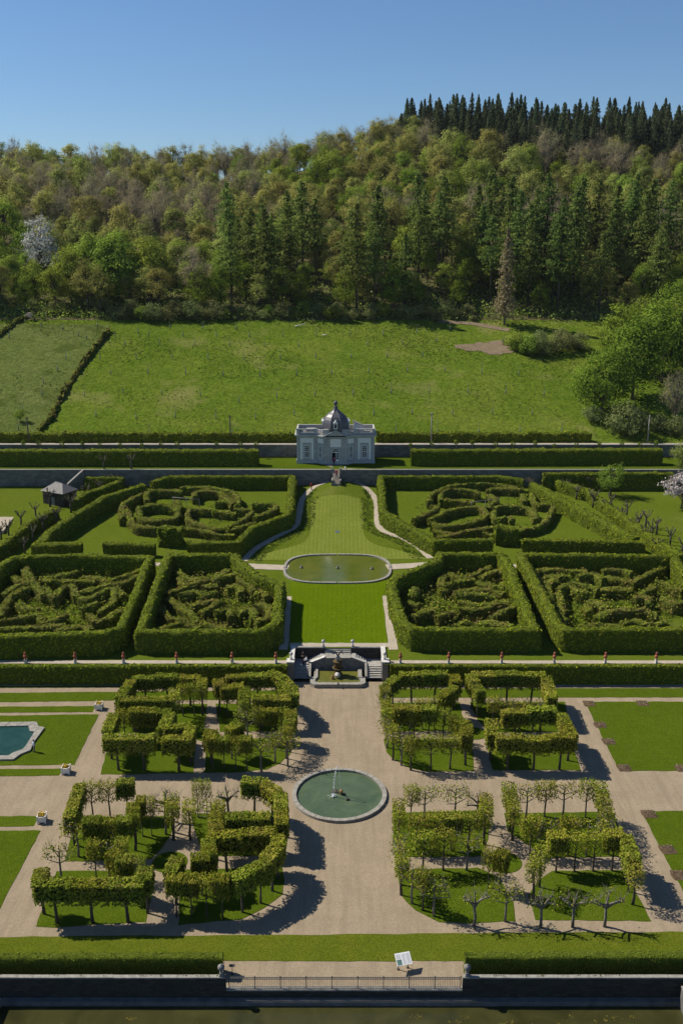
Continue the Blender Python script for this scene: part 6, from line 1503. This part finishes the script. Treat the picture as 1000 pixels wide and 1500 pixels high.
# ==================================================================== PEOPLE
M['skin'] = plain('skin', (0.42, 0.26, 0.19), .6, .3, .1, 4, bmp=0)
M['hair_dark'] = plain('dark_hair', (0.03, 0.022, 0.016), .7, .3, .3, 8)
for nm, c in (('red', (0.45, 0.03, 0.04)), ('black', (0.02, 0.02, 0.022)), ('lightblue', (0.45, 0.55, 0.65)), ('violet', (0.12, 0.09, 0.28)), ('paleblue', (0.62, 0.66, 0.74)), ('blue', (0.10, 0.20, 0.45)), ('magenta', (0.40, 0.05, 0.16)), ('denim', (0.05, 0.07, 0.12)), ('orange', (0.45, 0.16, 0.05)), ('beige', (0.40, 0.33, 0.24))):
    M['cloth_' + nm] = plain('cloth_' + nm, c, .9, .15, .15, 5, bmp=0)
def skin_mesh(name, V, E, Rr, mat, root=0):
    me = bpy.data.meshes.new(name); me.from_pydata(V, E, []); o = bpy.data.objects.new(name, me); COL.objects.link(o)
    o.modifiers.new('s', 'SKIN'); sub = o.modifiers.new('u', 'SUBSURF'); sub.levels = 1; sub.render_levels = 1
    for i, r_ in enumerate(Rr): me.skin_vertices[0].data[i].radius = (r_, r_); me.skin_vertices[0].data[i].use_root = i == root
    dg = bpy.context.evaluated_depsgraph_get(); me2 = bpy.data.meshes.new_from_object(o.evaluated_get(dg)); me2.materials.clear(); me2.materials.append(M[mat])
    for p in me2.polygons: p.use_smooth = True
    bpy.data.objects.remove(o); return me2
def person(loc, rz, pose, top, legs, hair, label, h=1.72):
    J = {'pel': (0, 0, .93), 'chest': (0, -.01, 1.27), 'neck': (0, -.01, 1.46), 'head': (0, -.03, 1.58), 'crown': (0, -.02, 1.68)}
    for s, n in ((-1, 'l'), (1, 'r')):
        J['sh' + n], J['el' + n], J['wr' + n], J['ha' + n] = (s * .17, 0, 1.40), (s * .24, .03, 1.13), (s * .25, -.05, .90), (s * .25, -.09, .80)
        J['hip' + n], J['kn' + n], J['an' + n], J['to' + n] = (s * .09, 0, .89), (s * .10, -.02, .50), (s * .10, .02, .09), (s * .11, -.14, .04)
    if pose == 'walk':
        J.update({'knl': (-.10, -.16, .52), 'anl': (-.10, -.22, .10), 'tol': (-.10, -.38, .06), 'knr': (.10, .04, .50), 'anr': (.10, .28, .13), 'tor': (.10, .18, .04), 'ell': (-.25, .14, 1.15), 'wrl': (-.24, .12, .93), 'hal': (-.23, .06, .84), 'elr': (.25, -.06, 1.14), 'wrr': (.23, -.22, .98), 'har': (.22, -.3, .93)})
    if pose == 'sit':
        d = -.47
        for k in ('pel', 'chest', 'neck', 'head', 'crown', 'shl', 'shr', 'ell', 'elr', 'wrl', 'wrr', 'hal', 'har', 'hipl', 'hipr'): J[k] = (J[k][0], J[k][1] - (.08 if k in ('chest', 'neck', 'head', 'crown') else 0), J[k][2] + d)
        for s, n in ((-1, 'l'), (1, 'r')): J['kn' + n], J['an' + n], J['to' + n] = (s * .12, -.42, .50), (s * .12, -.44, .09), (s * .12, -.6, .04); J['el' + n], J['wr' + n], J['ha' + n] = (s * .24, -.14, .72), (s * .14, -.34, .62), (s * .12, -.41, .58)
    if pose == 'lean':
        for k, q in (('chest', .12), ('neck', .2), ('head', .27), ('crown', .3), ('shl', .16), ('shr', .16)): J[k] = (J[k][0], J[k][1] - q, J[k][2] - q * .35)
        for s, n in ((-1, 'l'), (1, 'r')): J['el' + n], J['wr' + n], J['ha' + n] = (s * .22, -.32, 1.08), (s * .12, -.48, .98), (s * .1, -.54, .95)
    k_ = h / 1.72
    r = empty('person', loc, label, 'person', None, rz); r.scale = (k_, k_, k_)
    names = list(J); idx = {n: i for i, n in enumerate(names)}
    E = [('pel', 'chest'), ('chest', 'neck'), ('neck', 'head'), ('head', 'crown')] + [e for n in 'lr' for e in (('chest', 'sh' + n), ('sh' + n, 'el' + n), ('el' + n, 'wr' + n), ('wr' + n, 'ha' + n), ('pel', 'hip' + n), ('hip' + n, 'kn' + n), ('kn' + n, 'an' + n), ('an' + n, 'to' + n))]
    RR = {'pel': .12, 'chest': .125, 'neck': .05, 'head': .095, 'crown': .07, 'sh': .06, 'el': .042, 'wr': .03, 'ha': .035, 'hip': .085, 'kn': .055, 'an': .04, 'to': .035}
    gr = lambda n, f=0: RR.get(n, RR.get(n[:-1], .05)) + f
    def sub(nm, keep, edges, f, mat, ext=None):
        V = [J[n] for n in keep]; ii = {n: i for i, n in enumerate(keep)}
        me = skin_mesh(nm, V, [(ii[a], ii[b_]) for a, b_ in edges], [gr(n, f) for n in keep], mat); inst(nm, me, r)
    sub('body', names, E, 0, 'skin')
    tk = ['pel', 'chest', 'shl', 'shr', 'ell', 'elr', 'wrl', 'wrr']
    sub('top', tk, [('pel', 'chest'), ('chest', 'shl'), ('chest', 'shr'), ('shl', 'ell'), ('shr', 'elr'), ('ell', 'wrl'), ('elr', 'wrr')], .025, 'cloth_' + top)
    lk = ['pel', 'hipl', 'hipr', 'knl', 'knr', 'anl', 'anr']
    sub('trousers', lk, [('pel', 'hipl'), ('pel', 'hipr'), ('hipl', 'knl'), ('hipr', 'knr'), ('knl', 'anl'), ('knr', 'anr')], .022, 'cloth_' + legs)
    hd = J['head']; b = MB(); b.ball((hd[0], hd[1] + .025, hd[2] + .065), .105, 0, 9, 6); inst('hair', b.mesh('hair', M[hair]), r)
    b = MB(); b.ball((hd[0], hd[1] - .105, hd[2] - .0), .018, 0, 5, 3)
    for s in (-1, 1): b.ball((hd[0] + s * .035, hd[1] - .092, hd[2] + .025), .011, 0, 5, 3)
    inst('face', b.mesh('face', M['skin']), r)
    for n in 'lr':
        t = J['to' + n]; a = J['an' + n]; b = MB(); b.tube([(a[0], a[1] + .04, t[2] + .0), ((a[0] + t[0]) / 2, (a[1] + t[1]) / 2, t[2] + .015), (t[0], t[1] - .04, t[2] - .005)], [.045, .052, .035], 7); inst('shoe', b.mesh('shoe', M['cloth_black']), r)
        w, hh = J['wr' + n], J['ha' + n]; d = (Vector(hh) - Vector(w)).normalized(); b = MB()
        for q in range(4): o_ = Vector(((q - 1.5) * .018, 0, 0)); e0 = Vector(hh) + o_; b.tube([e0, e0 + d * .05 + Vector((0, -.01, 0)), e0 + d * (.085 - .008 * abs(q - 1.2)) + Vector((0, -.025, 0))], [.010, .009, .007], 5)
        e0 = Vector(w) + d * .04; b.tube([e0, e0 + Vector((0, -.045, -.02)), e0 + d * .05 + Vector((0, -.055, 0))], [.012, .010, .008], 5); inst('fingers', b.mesh('fingers', M['skin']), r)
x, y, z = at(456, 718); person((x, y, z + .03), math.radians(60), 'walk', 'red', 'black', 'hair_dark', 'person in a red top and black trousers walking on the curved path')
person(((xs0 + xs1) / 2 + .05, 199.2, 8.36 + 6 * .168 + .02), 0, 'walk', 'red', 'denim', 'hair_dark', 'person in a red top coming down the narrow wall steps')
person((PX - .35, PY - 1.55, PZ + .1), .4, 'stand', 'magenta', 'black', 'hair_dark', 'person in a magenta top standing in the open pavilion door')
person((XC - 4.45, 124.55, 1.05), math.radians(-75), 'sit', 'paleblue', 'black', 'hair_dark', 'person in a pale blue and white top sitting on the stair landing', 1.7)
person((XC - 4.9, 125.5, 1.05), math.radians(-20), 'lean', 'black', 'black', 'hair_dark', 'person in dark clothes bending in the shade of the stair wall')
c = P0(51, 1101.5); person((c[0], c[1], .04), math.radians(-60), 'stand', 'lightblue', 'denim', 'hair_dark', 'person in a light blue top and dark trousers beside the pool rim', 1.62)
x, y, z = at(735, 826); person((x, y, z + .06), .3, 'lean', 'blue', 'denim', 'hair_dark', 'person in a blue jacket in the gap between the maze hedges')
# a bag beside the sitting person
r_ = empty('bag', (XC - 5.25, 123.95, 1.035), 'small white bag on the stair landing', 'bag')
b = MB(); b.lathe([(.02, 0), (.16, .02), (.17, .2), (.1, .3), (.02, .3)], (0, 0, 0), 8, sx=1, sy=.6); o = bpy.data.objects.new('body', b.mesh('body', M['white_paint'])); COL.objects.link(o); o.parent = r_
b = MB(); b.tube([(-.08, 0, .28), (-.05, 0, .42), (.05, 0, .42), (.08, 0, .28)], .012, 5); o = bpy.data.objects.new('handle', b.mesh('handle', M['white_paint'])); COL.objects.link(o); o.parent = r_

# ==================================================================== AIR
b = MB(); b.box(-1700, 1700, -500, 1700, -10.2, 175)
hm = bpy.data.materials.new('haze_air'); hm.use_nodes = True; nt = hm.node_tree; nt.nodes.remove(nt.nodes['Principled BSDF'])
pv = nt.nodes.new('ShaderNodeVolumePrincipled'); pv.inputs['Color'].default_value = (0.86, 0.92, 1.0, 1); pv.inputs['Density'].default_value = 0.00003
nt.links.new(pv.outputs[0], nt.nodes['Material Output'].inputs['Volume'])
tag(b.build('haze', hm), kind='stuff')
